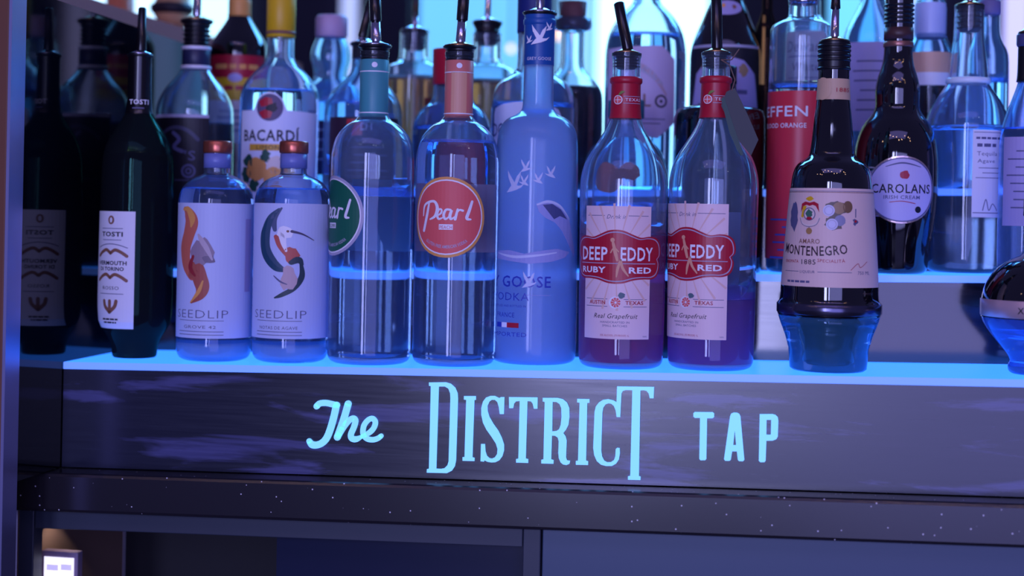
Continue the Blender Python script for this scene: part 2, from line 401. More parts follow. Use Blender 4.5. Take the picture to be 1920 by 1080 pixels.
# side panel
zt_side = P(330, 76, YB).z
sp = link('side_panel', None); sp.location = (XL - .01, YP, ZL); tag(sp, 'tall glossy black end panel reflecting bottles, left of the steps', 'panel')
bm = bmesh.new(); zs = P(110, 0, P(110, 0, YP).y).z
PX = XL
def on_panel(px, py):                               # point of the panel's inner face seen at a pixel
    d = ray(px, py); return CAM + d * ((PX - CAM.x) / d.x)
a = on_panel(110, 1); b = on_panel(330, 76); sl = (b.z - a.z) / (b.y - a.y)
ztop = lambda y: a.z + sl * (y - a.y)
yb_panel = YB + .02
zq = ZL + TILT * PX + .001
vv = [bm.verts.new(c) for c in [(PX - .028, YP, zq), (PX, YP, zq), (PX, yb_panel, zq), (PX - .028, yb_panel, zq),
      (PX - .028, YP, ztop(YP)), (PX, YP, ztop(YP)), (PX, yb_panel, ztop(yb_panel)), (PX - .028, yb_panel, ztop(yb_panel))]]
for f in ((0, 1, 5, 4), (1, 2, 6, 5), (2, 3, 7, 6), (3, 0, 4, 7), (4, 5, 6, 7), (3, 2, 1, 0)): bm.faces.new([vv[i] for i in f])
BLKGL = mat('black_mirror_glass', (6, 8, 18), .06, spec=.28)
finish('panel_sheet', bm, BLKGL).parent = sp
sp.children[0].matrix_parent_inverse = Matrix.Translation(-Vector(sp.location))
# post at left
post = link('end_post', None); tag(post, 'dark brown upright post at the left end of the back bar', 'post')
PURP = mat('dark_brown_laminate', (104, 62, 44), .6)
boxobj('post_body', PURP, PX - .16, PX - .001, YP - .03, YP - .002, ZLB - .5, ztop(YP) + .25, parent=post, bev=.002)
boxobj('edge_strip', mat('brushed_edge_strip', (170, 170, 215), .3, .8), PX - .0009, PX + .0022, YP - .031, YP - .003, ZLB - .5, ztop(YP) + .25, parent=post)
# steps: each a riser board and a lit acrylic top
def step(yf, yb, z0, z1, m, label, lab2, nm):
    rs = boxobj(nm, m, XL + .001, XR, yf + .001, yb, z0 + .001, z1 - .0075, tilt=TILT); tag(rs, label, 'board')
    t = link('lit_shelf', None); tag(t, lab2, 'shelf')
    boxobj('top_sheet', ACR, XL + .001, XR, yf + .002, yb, z1 - .0072, z1, tilt=TILT, parent=t)
    boxobj('front_edge', ACRE, XL + .001, XR, yf, yf + .0018, z1 - .0072, z1 - .0001, tilt=TILT, parent=t)
step(YF, Y2 + .01, ZL, Z1, LAM, 'long dark wood-grain front board carrying the glowing lettering', 'lowest lit blue acrylic shelf, directly above the lettering', 'fascia_board')
step(Y2, Y3 + .01, Z1, Z2, RIS, 'glossy dark streaked riser board between lowest and middle lit shelves', 'middle lit blue acrylic shelf, behind the front row of bottles', 'riser_board')
step(Y3, YB, Z2, Z3, RIS, 'glossy dark riser board hidden mostly behind the middle row of bottles', 'top lit blue acrylic shelf under the rearmost bottles', 'riser_board')
# lip behind the steps
zb_top = ztop(YB)
bp = boxobj('back_lip', BLKGL, XL + .001, XR, YB + .0005, YB + .012, Z3 - .06, Z3 + .012, tilt=TILT); tag(bp, 'low dark glossy lip closing the back edge of the top shelf', 'trim strip')

# cabinet below the ledge
YC = YL + .018
def CP(px, py): return P(px, py, YC)
cab = link('under_cabinet', None); cab.location = (0, 0, 0); tag(cab, 'dark slate framed cabinet below the stone ledge', 'cabinet')
SLATE = mat('slate_blue_laminate', (50, 56, 72), .42); SLATE2 = mat('slate_blue_door', (66, 82, 108), .3)
x0 = CP(35, 1000).x; x1 = CP(63, 1000).x; xs0 = CP(980, 1040).x; xs1 = CP(1013, 1040).x
zr = CP(300, 1000).z - TILT * CP(300, 1000).x; zbot = ZLB - .30
boxobj('stile', SLATE, x0, x1, YC, YC + .02, zbot, ZLB - .001, tilt=TILT, parent=cab, bev=.001)
boxobj('stile', SLATE, xs0, xs1, YC, YC + .02, zbot, ZLB - .001, tilt=TILT, parent=cab, bev=.001)
boxobj('top_rail', SLATE, x1 + .0005, xs0 - .0005, YC + .001, YC + .02, zr, ZLB - .001, tilt=TILT, parent=cab, bev=.001)
boxobj('door', SLATE2, xs1 + .0015, XR, YC + .002, YC + .02, zbot, ZLB - .002, tilt=TILT, parent=cab, bev=.001)
DARKIN = mat('dark_interior', (20, 18, 26), .6)
boxobj('back_board', DARKIN, x0, xs1, .20, .21, zbot, ZLB - .001, tilt=TILT, parent=cab)
boxobj('side_board', mat('beige_side', (150, 122, 106), .7), x0 - .012, x0 - .001, YC + .02, .2, zbot, ZLB - .001, tilt=TILT, parent=cab)
boxobj('bottom_board', DARKIN, x0, xs1, YC + .02, .2, zbot - .012, zbot, tilt=TILT, parent=cab)
xm = CP(500, 1060).x
boxobj('sliding_panel', mat('dark_glass_panel', (30, 36, 62), .2), xm, xs0, YC + .03, YC + .036, zbot, ZLB - .002, tilt=TILT, parent=cab)
# small framed lit notice inside the opening
Yn = YC + .045
n0 = P(78, 1032, Yn); n1 = P(146, 1027, Yn)
no = link('framed_notice', None); tag(no, 'small framed white backlit notice in the dark cabinet, bottom left corner', 'sign')
GF = mat('grey_frame', (150, 132, 160), .5)
zn = n0.z; hn = .15; wn = n1.x - n0.x
zb_in = zbot + TILT * n0.x
boxobj('frame', GF, n0.x, n1.x, Yn, Yn + .012, zb_in + .001, zn, parent=no, bev=.001)
LITP = mat('lit_paper', (240, 238, 250), .5, emit=(.85, .83, 1.0), es=1.1)
boxobj('lit_sheet', LITP, n0.x + .0035, n1.x - .004, Yn - .0008, Yn - .0001, zb_in + .006, zn - .006, parent=no)
bm = bmesh.new()
for (u0, u1, v0, v1) in ((.17, .48, .014, .020), (.56, .85, .013, .019), (.22, .80, .034, .0355), (.22, .25, .0355, .07), (.77, .80, .0355, .07), (.42, .45, .037, .07)):
    box(bm, n0.x + u0 * wn, n0.x + u1 * wn, Yn - .0013, Yn - .0009, zn - v1, zn - v0)
finish('notice_print', bm, mat('pale_violet_print', (214, 206, 245), .5, emit=(.50, .46, .9), es=.9), no)
l = bpy.data.lights.new('cabinet_spot', 'SPOT'); l.energy = .045; l.color = (1, .80, .72); l.spot_size = R(104); l.spot_blend = .12; l.shadow_soft_size = .004
o = bpy.data.objects.new('cabinet_spot', l); COL.objects.link(o); dq = ray(112, 985); q = CAM + dq * ((x0 + .012 - CAM.x) / dq.x); o.location = (x0 + .03, q.y, zr + TILT * x0 - .002); o.rotation_euler = (0, R(22), 0)

fl = boxobj('floor', mat('dark_floor', (40, 34, 44), .5), -4, 4, -5.2, 2.63, -.02, 0); struct(fl)
# room beyond the low back panel: bright windows and dark uprights
YW = 2.6
def wx(px): return P(px, 0, YW).x
zt, zb_ = P(960, -900, YW).z, P(960, 470, YW).z
panes = [(150, 345, (.50, .80, 1.0), 1.9), (360, 440, (.42, .85, 1.0), 2.0), (640, 668, (.5, .6, 1), .9), (786, 1000, (.10, .52, 1.0), 1.15), (1045, 1112, (.22, .62, 1.0), 1.1),
         (1120, 1330, (.42, .95, 1.0), 2.3), (1555, 1660, (.10, .58, 1.0), 1.3), (1680, 1760, (.30, .50, 1.0), 1.3), (1884, 1930, (.52, .50, 1.0), 1.25)]
wall = boxobj('wall_back', mat('dim_back_wall', (30, 26, 52), .8), wx(-600), wx(5200), YW + .03, YW + .08, zb_ - .8, zt + .6); struct(wall)
for i, (a0, a1, c, e) in enumerate(panes):
    g = boxobj('window_%d' % (i + 1), mat('window_glow_%d' % i, (200, 220, 255), .6, emit=c, es=e), wx(a0), wx(a1), YW, YW + .02, zb_, zt); struct(g)

for px, py, r_, lab in ((1050, 64, 9, 'larger warm glowing bulb far behind the bottles, right of the frosted bottle'), (1063, 34, 6, 'small warm bulb just above the larger far glowing bulb'), (958, 92, 5, 'tiny warm bulb far behind, left of the frosted bottle neck'), (770, 78, 7, 'small warm bulb far behind the left black pourer and amber bottle')):
    p_ = P(px, py, 1.9); k_ = project(p_)[2] / F; hb = link('hanging_bulb', None); hb.location = p_; tag(hb, lab, 'light bulb', 'bulbs hanging far behind the bottles')
    bm = bmesh.new(); lathe(bm, chaikin([(0, -r_ * k_), (r_ * k_, -r_ * k_), (r_ * k_, r_ * k_ * .6), (r_ * .4 * k_, r_ * 1.5 * k_)], 2), 0, 0, 20); finish('globe', bm, mat('warm_bulb', (255, 220, 190), .4, emit=(1.0, .62, .45), es=2.2), hb)
    bm = bmesh.new(); lathe(bm, [(r_ * .4 * k_, r_ * 1.4 * k_), (r_ * .4 * k_, r_ * 2.6 * k_), (.002, r_ * 2.7 * k_), (.002, .8)], 0, 0, 12); finish('socket', bm, BLACKP, hb)
# things beyond the side panel, blurred
tr = boxobj('wooden_ledge', mat('reddish_wood', (170, 62, 72), .6), PX - .36, PX - .06, -.02, .9, b.z - .02, b.z + .036); tag(tr, 'reddish wooden ledge board behind the end panel, top left', 'ledge')

def blurred(name, px, py0, Y, prof, mats, label, cat):
    r = link(name, None); p = P(px, py0, Y); k = project(p)[2] / F; p.z = b.z + .0365; r.location = p; tag(r, label, cat)
    for nm, pr, m in zip(('body', 'rim', 'neck'), prof, mats):
        bm = bmesh.new(); lathe(bm, [(a * k, (py0 - y) * k) for a, y in pr], 0, 0, 32); finish(nm, bm, m, r)
blurred('tan_vase', 322, 55, .42, ([(0, 55), (20, 55), (26, 44), (34, 28), (0, 27)], [(34, 28), (40, 22), (40, 12), (34, 8)], [(34, 8), (30, 0), (30, -30), (0, -30)]),
        (mat('tan_clay', (216, 170, 120), .6), mat('dark_rim', (40, 34, 44), .5), mat('tan_clay', (0,0,0))), 'blurred tan tapered vase with a dark rim, beyond the end panel', 'vase')
blurred('amber_candle_jar', 224, 76, .55, ([(0, 76), (24, 76), (26, 60), (26, -40), (0, -40)],), (mat('amber_jar', (210, 120, 84), .4),), 'blurred amber jar standing beyond the end panel, left of the tan vase', 'jar')

# ================================================================== LETTERING ON THE FASCIA
sign = link('illuminated_lettering', None); tag(sign, 'glowing cyan cut-out lettering spelling a bar name across the dark front board', 'sign lettering')
def conv(pts, ox, oy, k): return [(ox + p[0] / k, oy + p[1] / k) + tuple(p[2:]) for p in pts]
def letter(items, nm='letter'):
    bm = bmesh.new()
    def mp(x, y, layer):
        q = P(x, y, YF - .0004); return (q.x, q.y, q.z)
    o = build_drawing(nm, items, mp, sign)
    md = o.modifiers.new('thick', 'SOLIDIFY'); md.thickness = .0012; md.offset = 0
    return o
k = 8.306
T_ = lambda pts, wv: ribbon(conv(pts, 560, 730, k), wv / k, LETTER, 1, n=8)
letter([T_([(280, 265), (330, 220), (430, 212), (540, 235), (600, 245)], 95), T_([(588, 245), (555, 400), (500, 600), (440, 750), (370, 830), (290, 865), (210, 860), (165, 805, .8)], 108)])
letter([T_([(772, 225), (700, 470), (603, 745)], 108), T_([(620, 720), (700, 590), (780, 490), (850, 452), (885, 490), (860, 590), (815, 700), (830, 765), (900, 775), (985, 735, .6)], 92)])
letter([T_([(985, 735, .7), (1100, 675), (1170, 600), (1195, 510), (1150, 455), (1080, 480), (1015, 570), (1005, 690), (1060, 765), (1150, 785), (1230, 765), (1285, 725, .9)], 84)])
k = 5.4
def C54(pts, ox): return conv(pts, ox, 700, k)
letter([poly([C54([(78,92),(250,90),(300,105),(345,145),(368,200),(372,260),(352,880),(340,940),(310,985),(260,1010),(55,1005),(57,970),(78,965),(97,130),(78,125)], 790),
    C54([(178,133),(240,133),(275,155),(292,200),(295,250),(277,890),(265,930),(235,960),(200,967),(152,965)], 790)], LETTER)])
letter([poly(C54([(432,230),(553,230),(553,268),(538,270),(518,850),(540,855),(538,888),(418,885),(418,848),(438,848),(455,268),(432,265)], 790), LETTER)])
letter([poly(C54([(805,240),(842,240),(836,412),(795,412),(785,340),(770,290),(745,268),(715,268),(690,285),(670,330),(672,380),(690,440),(730,510),(780,580),(815,650),(838,720),(838,780),(820,840),(790,880),(750,900),(710,902),(670,895),(640,880),(635,893),(600,890),(605,715),(645,715),(650,790),(665,835),(690,858),(715,863),(745,850),(768,815),(772,765),(755,710),(710,640),(660,570),(625,500),(608,420),(608,350),(625,285),(655,245),(700,228),(745,228),(790,250)], 790), LETTER)])
letter([poly(C54([(78,240),(368,243),(366,358),(330,358),(318,305),(300,283),(265,280),(248,862),(273,868),(272,907),(150,903),(150,868),(173,862),(187,280),(150,283),(130,305),(120,352),(80,352)], 940), LETTER)])
letter([poly([C54([(420,248),(570,248),(625,262),(665,295),(688,350),(690,440),(680,520),(655,570),(627,605),(650,635),(662,680),(655,850),(665,880),(697,885),(690,915),(660,928),(625,922),(600,900),(583,860),(577,800),(582,690),(572,650),(545,632),(513,630),(505,870),(530,878),(528,915),(405,912),(405,875),(427,870),(440,288),(420,285)], 940),
    C54([(520,288),(560,290),(590,310),(607,350),(610,440),(602,520),(585,565),(560,582),(515,588)], 940)], LETTER)])
letter([poly(C54([(768,258),(893,260),(892,297),(870,300),(858,883),(880,890),(878,928),(755,925),(755,887),(777,883),(793,297),(768,293)], 940), LETTER)])
letter([poly(conv([(345,125),(702,130),(697,240),(660,240),(650,195),(630,170),(605,163),(570,165),(555,990),(572,995),(570,1028),(450,1025),(450,992),(472,988),(492,163),(430,160),(400,170),(387,195),(375,422),(340,420),(332,360),(315,315),(290,293),(265,288),(235,298),(212,330),(203,380),(192,740),(200,800),(220,840),(250,857),(285,855),(315,835),(328,800),(332,730),(345,717),(370,720),(372,770),(362,830),(335,870),(295,892),(240,893),(190,880),(150,845),(125,790),(115,720),(128,370),(140,320),(170,280),(210,255),(260,248),(310,260),(340,278)], 1090, 700, 5.141), LETTER)])
k = 7.2
letter([poly(conv([(165,232),(405,235),(425,250),(425,300),(405,318),(330,318),(320,865),(305,885),(240,885),(225,865),(235,313),(165,313),(145,295),(145,250)], 1280, 740, k), LETTER)])
letter([poly([conv([(640,290),(655,255),(690,240),(735,242),(765,258),(780,290),(833,880),(815,898),(765,898),(745,880),(732,765),(668,765),(650,880),(630,893),(575,892),(558,870)], 1280, 740, k), conv([(703,480),(722,680),(683,680)], 1280, 740, k)], LETTER)])
letter([poly([conv([(1040,262),(1210,260),(1255,272),(1285,305),(1292,350),(1285,560),(1265,600),(1215,620),(1130,622),(1120,890),(1105,910),(1050,912),(1028,890)], 1280, 740, k), conv([(1133,340),(1195,340),(1190,540),(1130,540)], 1280, 740, k)], LETTER)])
# ================================================================== FRONT ROW
LIQ = tint('clear_spirit', (.80, .90, .985)); 
YR1 = YF + .052
# -- green vermouth bottle
B = Bottle('vermouth_bottle', 252, 669, .015, Z1, [(38,669),(41,666),(42,650),(47,634),(62,612),(69,590),(68,480),(67,330),(64,285),(50,252),(30,224),(22,205),(21,150),(21,103)], 'tall dark green bottle with a narrow white strip label, leftmost in front row')
B.body(G_GREEN, 292, 5, tint('red_vermouth', (.16, .10, .12)))
B.sleeve('capsule', 107, 214, mat('black_capsule', (15, 14, 20), .22, coat=.3), .8, caps=False)
B.pourer(107, 23, [(1, 97), (2, 14)], (8.5, 7.5), 1.0, CHROME)
B.wrap('capsule_print', [text('TOSTI', -1, 197, 9, WHITE, 34, 1, .02), rect(-12, 203, 8, 205.5, GREY, 1)], off=.0014, cut=4)
u0, u1 = -97, -3; uc = (u0 + u1) / 2
it = [rect(u0, 397, u1, 613, PAPER, 0), circ(uc, 413, 7, BRN, 1, 8), circ(uc, 413, 3, PAPER, 2, 5), rect(uc-25, 428, uc+25, 429.2, GREY), text('TOSTI', uc, 443, 8.5, INK, 50, 1, .03), rect(uc-22, 449, uc+22, 450.2, GREY),
      ribbon([(uc-34, 464), (uc-18, 459), (uc, 457), (uc+18, 459), (uc+34, 464)], 1.5, GREY, 1), text('VERMOUTH', uc, 495.5, 7.5, INK, 66, 1, .03), text('DI TORINO', uc, 506, 7, INK, 56, 1, .03), text('ROSSO', uc, 541, 6.5, INK, 38, 1), rect(uc-28, 548, uc+28, 549.2, GREY),
      *dashes(uc, 597, 36, 3, INK), *dashes(uc, 603, 30, 3, INK)]
for y in (474, 519):
    for sg in (-1, 1): it.append(ribbon([(uc, y), (uc+sg*10, y-6), (uc+sg*22, y-2), (uc+sg*33, y+5)], 6, BRN, 1))
for sg in (-1, 0, 1): it.append(ribbon([(uc+sg*14, 562), (uc+sg*11, 572), (uc, 582)], 7, BRN, 1))
lb = B.wrap('label', it, off=.0006)
# -- two squat spirit bottles
HEEL = cloudy('heel_haze', (.6, .85, 1), .75)  # cloudy inner base, added so the bottle bottoms glow
def heel(B, h, t=4):
    r = [q for q in B.prof if q[1] > B.y0 - h]; e = t
    pr = [(0, B.y0 - 1.6 * e)] + [(max(a - e, 1), min(y, B.y0 - 1.6 * e)) for a, y in r] + [(B.Rm(B.z(B.y0 - h)) / B.s - e, B.y0 - h), (B.Rm(B.z(B.y0 - h)) / B.s * .8, B.y0 - h * .62), (B.Rm(B.z(B.y0 - h)) / B.s * .4, B.y0 - h * .42), (0, B.y0 - h * .38)]
    return B.turned('base_glow', pr, HEEL)
def squat(cx, yb, r, capx, label, art):
    B = Bottle('spirit_bottle', cx, yb, YR1 - .004, Z1, [(r-16,yb),(r-6,yb-4),(r-1,yb-14),(r,yb-26),(r,405),(r,388),(r-5,370),(r-18,354),(r-36,346),(26,343),(24.5,339),(24.5,330),(24.5,298)], label)
    B.body(G_CLEAR, 372, 4, LIQ)
    B.turned('cap', [(0,303),(26,303),(27,301),(27,283),(25,280),(0,280)], COPPER)
    B.turned('neck_glow', [(24.8,331),(25.3,331),(25.3,304),(24.8,304)], mat('lit_neck_lilac', (112, 124, 190), .3))  # opaque lilac band stands in for the lit glass of the neck
    w_ = r * 1.42
    it = [rect(-w_, 397, w_ * .93, 645, mat('satin_white_label', (192, 202, 238), .5), 0)] + art
    B.wrap('label', it, off=.0005); heel(B, 34); return B
AX = -34
fox = [ribbon([(AX-31, 408, .3), (AX-22, 415, .8), (AX-14, 432, 1.1), (AX-20, 455, 1), (AX-28, 480, 1.0), (AX-24, 510, .8), (AX-10, 530, .7)], 27, mat('fox_orange', (196, 104, 84), .5), 1),
       ribbon([(AX-34, 409, .3), (AX-22, 409, .7), (AX-12, 425, .9), (AX-14, 440, .3)], 15, OCHRE, 2), ribbon([(AX-12, 530, .5), (AX-2, 515, 1), (AX+6, 535, 1.1), (AX+11, 552, 1), (AX+6, 566, .7), (AX-10, 579, .2)], 26, mat('fox_rust', (168, 84, 72), .5), 2),
       blob(AX+8, 487, 20, mat('stone_grey', (150, 130, 146), .5), 3, ry=24), blob(AX+22, 500, 12, mat('stone_grey2', (120, 104, 124), .5), 4, ry=8), ribbon([(AX-8, 495, .6), (AX-14, 515, 1), (AX-4, 530, .5)], 9, mat('fox_red', (150, 40, 50), .5), 3),
       ribbon([(AX+2, 455, .4), (AX+8, 465, 1), (AX+18, 480, 1), (AX+28, 500, .4)], 9, mat('stone_light', (190, 172, 184), .5), 5), ribbon([(AX+12, 540, .4), (AX+4, 560, .9), (AX-12, 580, .2)], 8, OCHRE, 4)]
ttl = lambda uc: [text('SEEDLIP', uc, 608, 16, GREY, 108, 1, -.014), rect(uc-46, 612, uc+46, 613, GREY), *lines(uc-46, uc+46, 632, 2, 6, GREY, th=1.1)]
squat(400, 689, 70, 410, 'squat clear bottle with copper cap, white label with fox-tail drawing, left of its twin', fox + ttl(-29) + [text('GROVE 42', -29, 627, 6, GREY, 64, 1)] + [rect(60, 425, 78, 560, LAV, 1)])
AX = -8
bird = [ribbon([(AX-14, 408, .3), (AX-28, 425, .8), (AX-36, 450, 1.1), (AX-36, 480, 1.2), (AX-22, 505, 1), (AX-6, 518, .5)], 15, mat('slate_green', (58, 84, 110), .5), 1),
        ribbon([(AX-10, 406, .3), (AX-22, 425, 1), (AX-20, 446, .6)], 11, mat('slate', (84, 96, 128), .5), 1),
        ribbon([(AX-33, 425, .2), (AX-42, 455, 1), (AX-38, 490, 1.1), (AX-18, 516, 1), (AX+2, 520, .4)], 9, mat('petrol', (30, 70, 96), .5), 2),
        blob(AX-4, 450, 13, WHITE, 3, jit=.12, ry=11), ribbon([(AX-8, 455, 1), (AX-6, 470, .7), (AX-2, 484, .3)], 12, WHITE, 3), ribbon([(AX+6, 448, 1), (AX+22, 453, .6), (AX+40, 464, .2)], 5, mat('beak_grey', (74, 66, 96), .5), 4),
        circ(AX, 448, 2.2, BRN, 5), ribbon([(AX-18, 458, .8), (AX-10, 475, 1.2), (AX+2, 496, .6)], 9, mat('rust', (190, 88, 78), .5), 2), blob(AX+6, 492, 12, mat('rust', (0,0,0)), 3, ry=14), ribbon([(AX+6, 505, .7), (AX+16, 500, 1), (AX+22, 508, .4)], 12, mat('dark_leaf', (40, 62, 76), .5), 4),
        ribbon([(AX+20, 505, .5), (AX+22, 530, 1), (AX+10, 552, 1), (AX-8, 565, .8), (AX-18, 570, .3)], 9, mat('dark_leaf', (0,0,0)), 2), blob(AX+2, 535, 11, mat('pale_root', (196, 170, 176), .5), 3, ry=22), ribbon([(AX-20, 530, .5), (AX-10, 540, 1), (AX, 545, .5)], 3, GREY, 4)]
bird = [([(AX + (x - AX) * 1.22, y) for x, y in v_], f_, m_, l_) for v_, f_, m_, l_ in bird]
squat(543, 691, 71, 555, 'squat clear bottle with copper cap, white label with long-beaked bird, right of its twin', bird + ttl(-25) + [text('NOTAS DE AGAVE', -25, 628, 6, GREY, 76, 1)])
# -- two round-label vodka bottles
def script(word_x, y, k, m):
    """brush lettering spelling Pearl; k = scale"""
    q = lambda pts: [(word_x + a * k, y + b * k) + tuple(c) for a, b, *c in pts]
    return [ribbon(q([(-46, 2, .5), (-44, -14, .8), (-36, -21, .9), (-22, -23, 1), (-16, -12, 1.3), (-20, 2, 1.1), (-30, 8, .6)]), 4.6 * k, m, 3), ribbon(q([(-33, -20, .7), (-37, 0, 1), (-44, 28, 1)]), 5.4 * k, m, 3),
            ribbon(q([(-16, 2, .5), (-9, -3, .9), (-8, -9, .8), (-13, -9, .9), (-16, 0, 1.1), (-13, 7, 1), (-6, 5, .6)]), 4 * k, m, 3),
            ribbon(q([(8, -9, .8), (0, -9, .9), (-4, 0, 1.1), (-1, 7, .9), (6, 2, .6), (10, -9, 1), (7, 1, 1.2), (9, 7, .9), (15, 3, .5)]), 4.4 * k, m, 3),
            ribbon(q([(20, -10, .8), (16, 7, 1.1)]), 4.6 * k, m, 3), ribbon(q([(18, -3, .5), (23, -9, .8), (29, -8, 1)]), 4 * k, m, 3), ribbon(q([(45, -24, .9), (40, -8, 1.1), (36, 5, 1.1), (43, 7, .6)]), 5 * k, m, 3)]
def pearl(cx, yb, name, label, band, bandcol, main, rim, ucen, word, level, spout, backcol):
    B = Bottle(name, cx, yb, YR1 - .004, Z1, [(66,yb),(74,yb-4),(78,yb-14),(78,yb-28),(78,330),(77,300),(70,272),(52,250),(34,240),(27,232),(25,225),(25,170),(25,122),(27,119),(27,111)], label)
    B.body(G_CLEAR, level, 5, LIQ)
    B.turned('neck_band', [(25.7,236),(26.8,233),(26.8,128),(25.7,127)], band)
    it = [rect(-14, 150, 14, 226, bandcol, 1)] if bandcol else []
    it += [rect(-38, 149, 38, 151, WHITE, 1), circ(0, 138, 5, WHITE, 1)]
    B.wrap('neck_print', it, off=.0011, cut=4); B.wrap('neck_line', [rect(-38, 226, 38, 228, WHITE, 1)], off=.0011, cut=4)
    B.pourer(104, 30, spout, (9.5, 11), .6, CHROME if bandcol is None else GOLD)
    Rr = 74
    it = [circ(ucen, 420, Rr, rim, 0), circ(ucen, 420, Rr-5, WHITE, 1), circ(ucen, 420, Rr-7.5, main, 2)] + script(ucen, 416, 1.05, WHITE) + [rect(ucen-13, 433, ucen+13, 443, WHITE, 3), text(word, ucen, 441.5, 6.5, main, 23, 4)]
    it += [text('GLUTEN FREE AMERICAN VODKA', ucen, 477, 6, PALE, 86, 3, .02, arc=-70)]
    B.wrap('round_label', it, off=.0005)
    B.wrap('back_label', [rect(-42, 357, 42, 486, backcol, 0)], off=.0004, back=True); heel(B, 13)
    return B
pearl(691, 693, 'vodka_bottle', 'clear bottle with teal neck band and round green label, black pourer', mat('pale_teal_band', (70, 150, 160), .4), None, GREENP, PALE, -88, 'CUCUMBER', 383, [(2, 94), (-3, -12)], mat('back_green', (74, 120, 150), .5))
pearl(850, 694, 'vodka_bottle', 'clear bottle with peach neck band and round pink-red label, black pourer', mat('peach_band', (212, 120, 110), .4), mat('tan_stripe', (220, 160, 130), .45), PEACH, OCHRE, -19, 'PEACH', 283, [(1, 94), (7, -20)], mat('back_peach', (226, 150, 150), .5))
# -- frosted bottle
B = Bottle('vodka_bottle', 999, 698, YR1 + .029, Z1, [(66,698),(76,694),(80,684),(80,640),(79,500),(77,330),(76,285),(72,262),(60,244),(42,236),(31,228),(28.5,215),(28,150),(28,60),(28,44)], 'tall frosted pale blue bottle with blue capsule and flying birds on glass')
B.body(FROST)
B.sleeve('capsule', 48, 143, BLUEP, .8, caps=False)
B.turned('capsule_ring', [(29,68),(30.6,66),(30.6,58),(29,56)], BLUEP)
B.pourer(48, 31, [(0, 38), (1, -60)], (8, 8), 0.05, CHROME)
def goose(x, y, k, m, flip=1, lay=2):
    q = lambda pts: [(x + flip * a * k, y + b * k) for a, b in pts]
    return [poly(q([(-16, 22), (-8, 12), (-4, 8), (-12, -8), (-14, -22), (-7, -12), (3, 2), (8, -10), (17, -20), (14, -6), (8, 8), (16, 8), (24, 4), (17, 12), (6, 17), (-6, 20)]), m, lay)]
B.wrap('capsule_print', goose(-2, 88, .85, WHITE, 1) + goose(17, 72, .38, WHITE) + goose(-20, 96, .36, WHITE) + [text('GREY GOOSE', 0, 135, 6, WHITE, 46, 1)], off=.0012, cut=4)
ICE = mat('ice_white_print', (196, 204, 236), .45); ROCK = mat('mountain_grey', (150, 156, 214), .5); DROCK = mat('mountain_dark', (70, 78, 128), .5)
it = goose(-45, 362, .95, ICE) + goose(-22, 333, .55, ICE) + goose(-22, 359, .5, ICE, -1) + goose(4, 355, .5, ICE, -1) + goose(27, 343, .55, ICE, -1)
it += [poly([(0, 402), (22, 398), (42, 404), (60, 420), (72, 436), (80, 462), (92, 490), (88, 500), (70, 478), (52, 452), (36, 436), (18, 428), (6, 418)], ROCK, 1), poly([(12, 404), (30, 402), (48, 412), (64, 430), (46, 424), (34, 430), (22, 416)], DROCK, 2), ribbon([(2, 404, .6), (22, 398, 1), (46, 406, .9), (70, 430, .5)], 5, ICE, 3),
       poly([(-82, 490), (-50, 488), (-20, 494), (10, 488), (40, 484), (72, 490), (60, 500), (30, 508), (-10, 512), (-50, 508), (-86, 504)], ROCK, 1), ribbon([(-80, 494, .4), (-40, 500, 1), (0, 497, .8), (40, 491, .5)], 5, ICE, 2)]
BT = mat('blue_violet_text', (44, 62, 176), .4)
it += [text('GREY GOOSE', -58, 555, 21, BT, 176, 2, .01), text('VODKA', -52, 580, 15, BT, 84, 2, -.005)] + goose(-12, 541, .7, ICE, 1, 3)
it += [rect(-18, 569, 30, 570, ROCK), text('DISTILLED AND BOTTLED IN', -52, 592, 4, BT, 74, 2), text('FRANCE', -58, 611, 9, BT, 42, 2), rect(-80, 621, -66, 630, BT), rect(-66, 621, -53, 630, WHITE), rect(-53, 621, -28, 630, RED), text('IMPORTED', -52, 646, 8, BT, 78, 2)]
B.wrap('glass_print', it, off=.0002, cut=9)
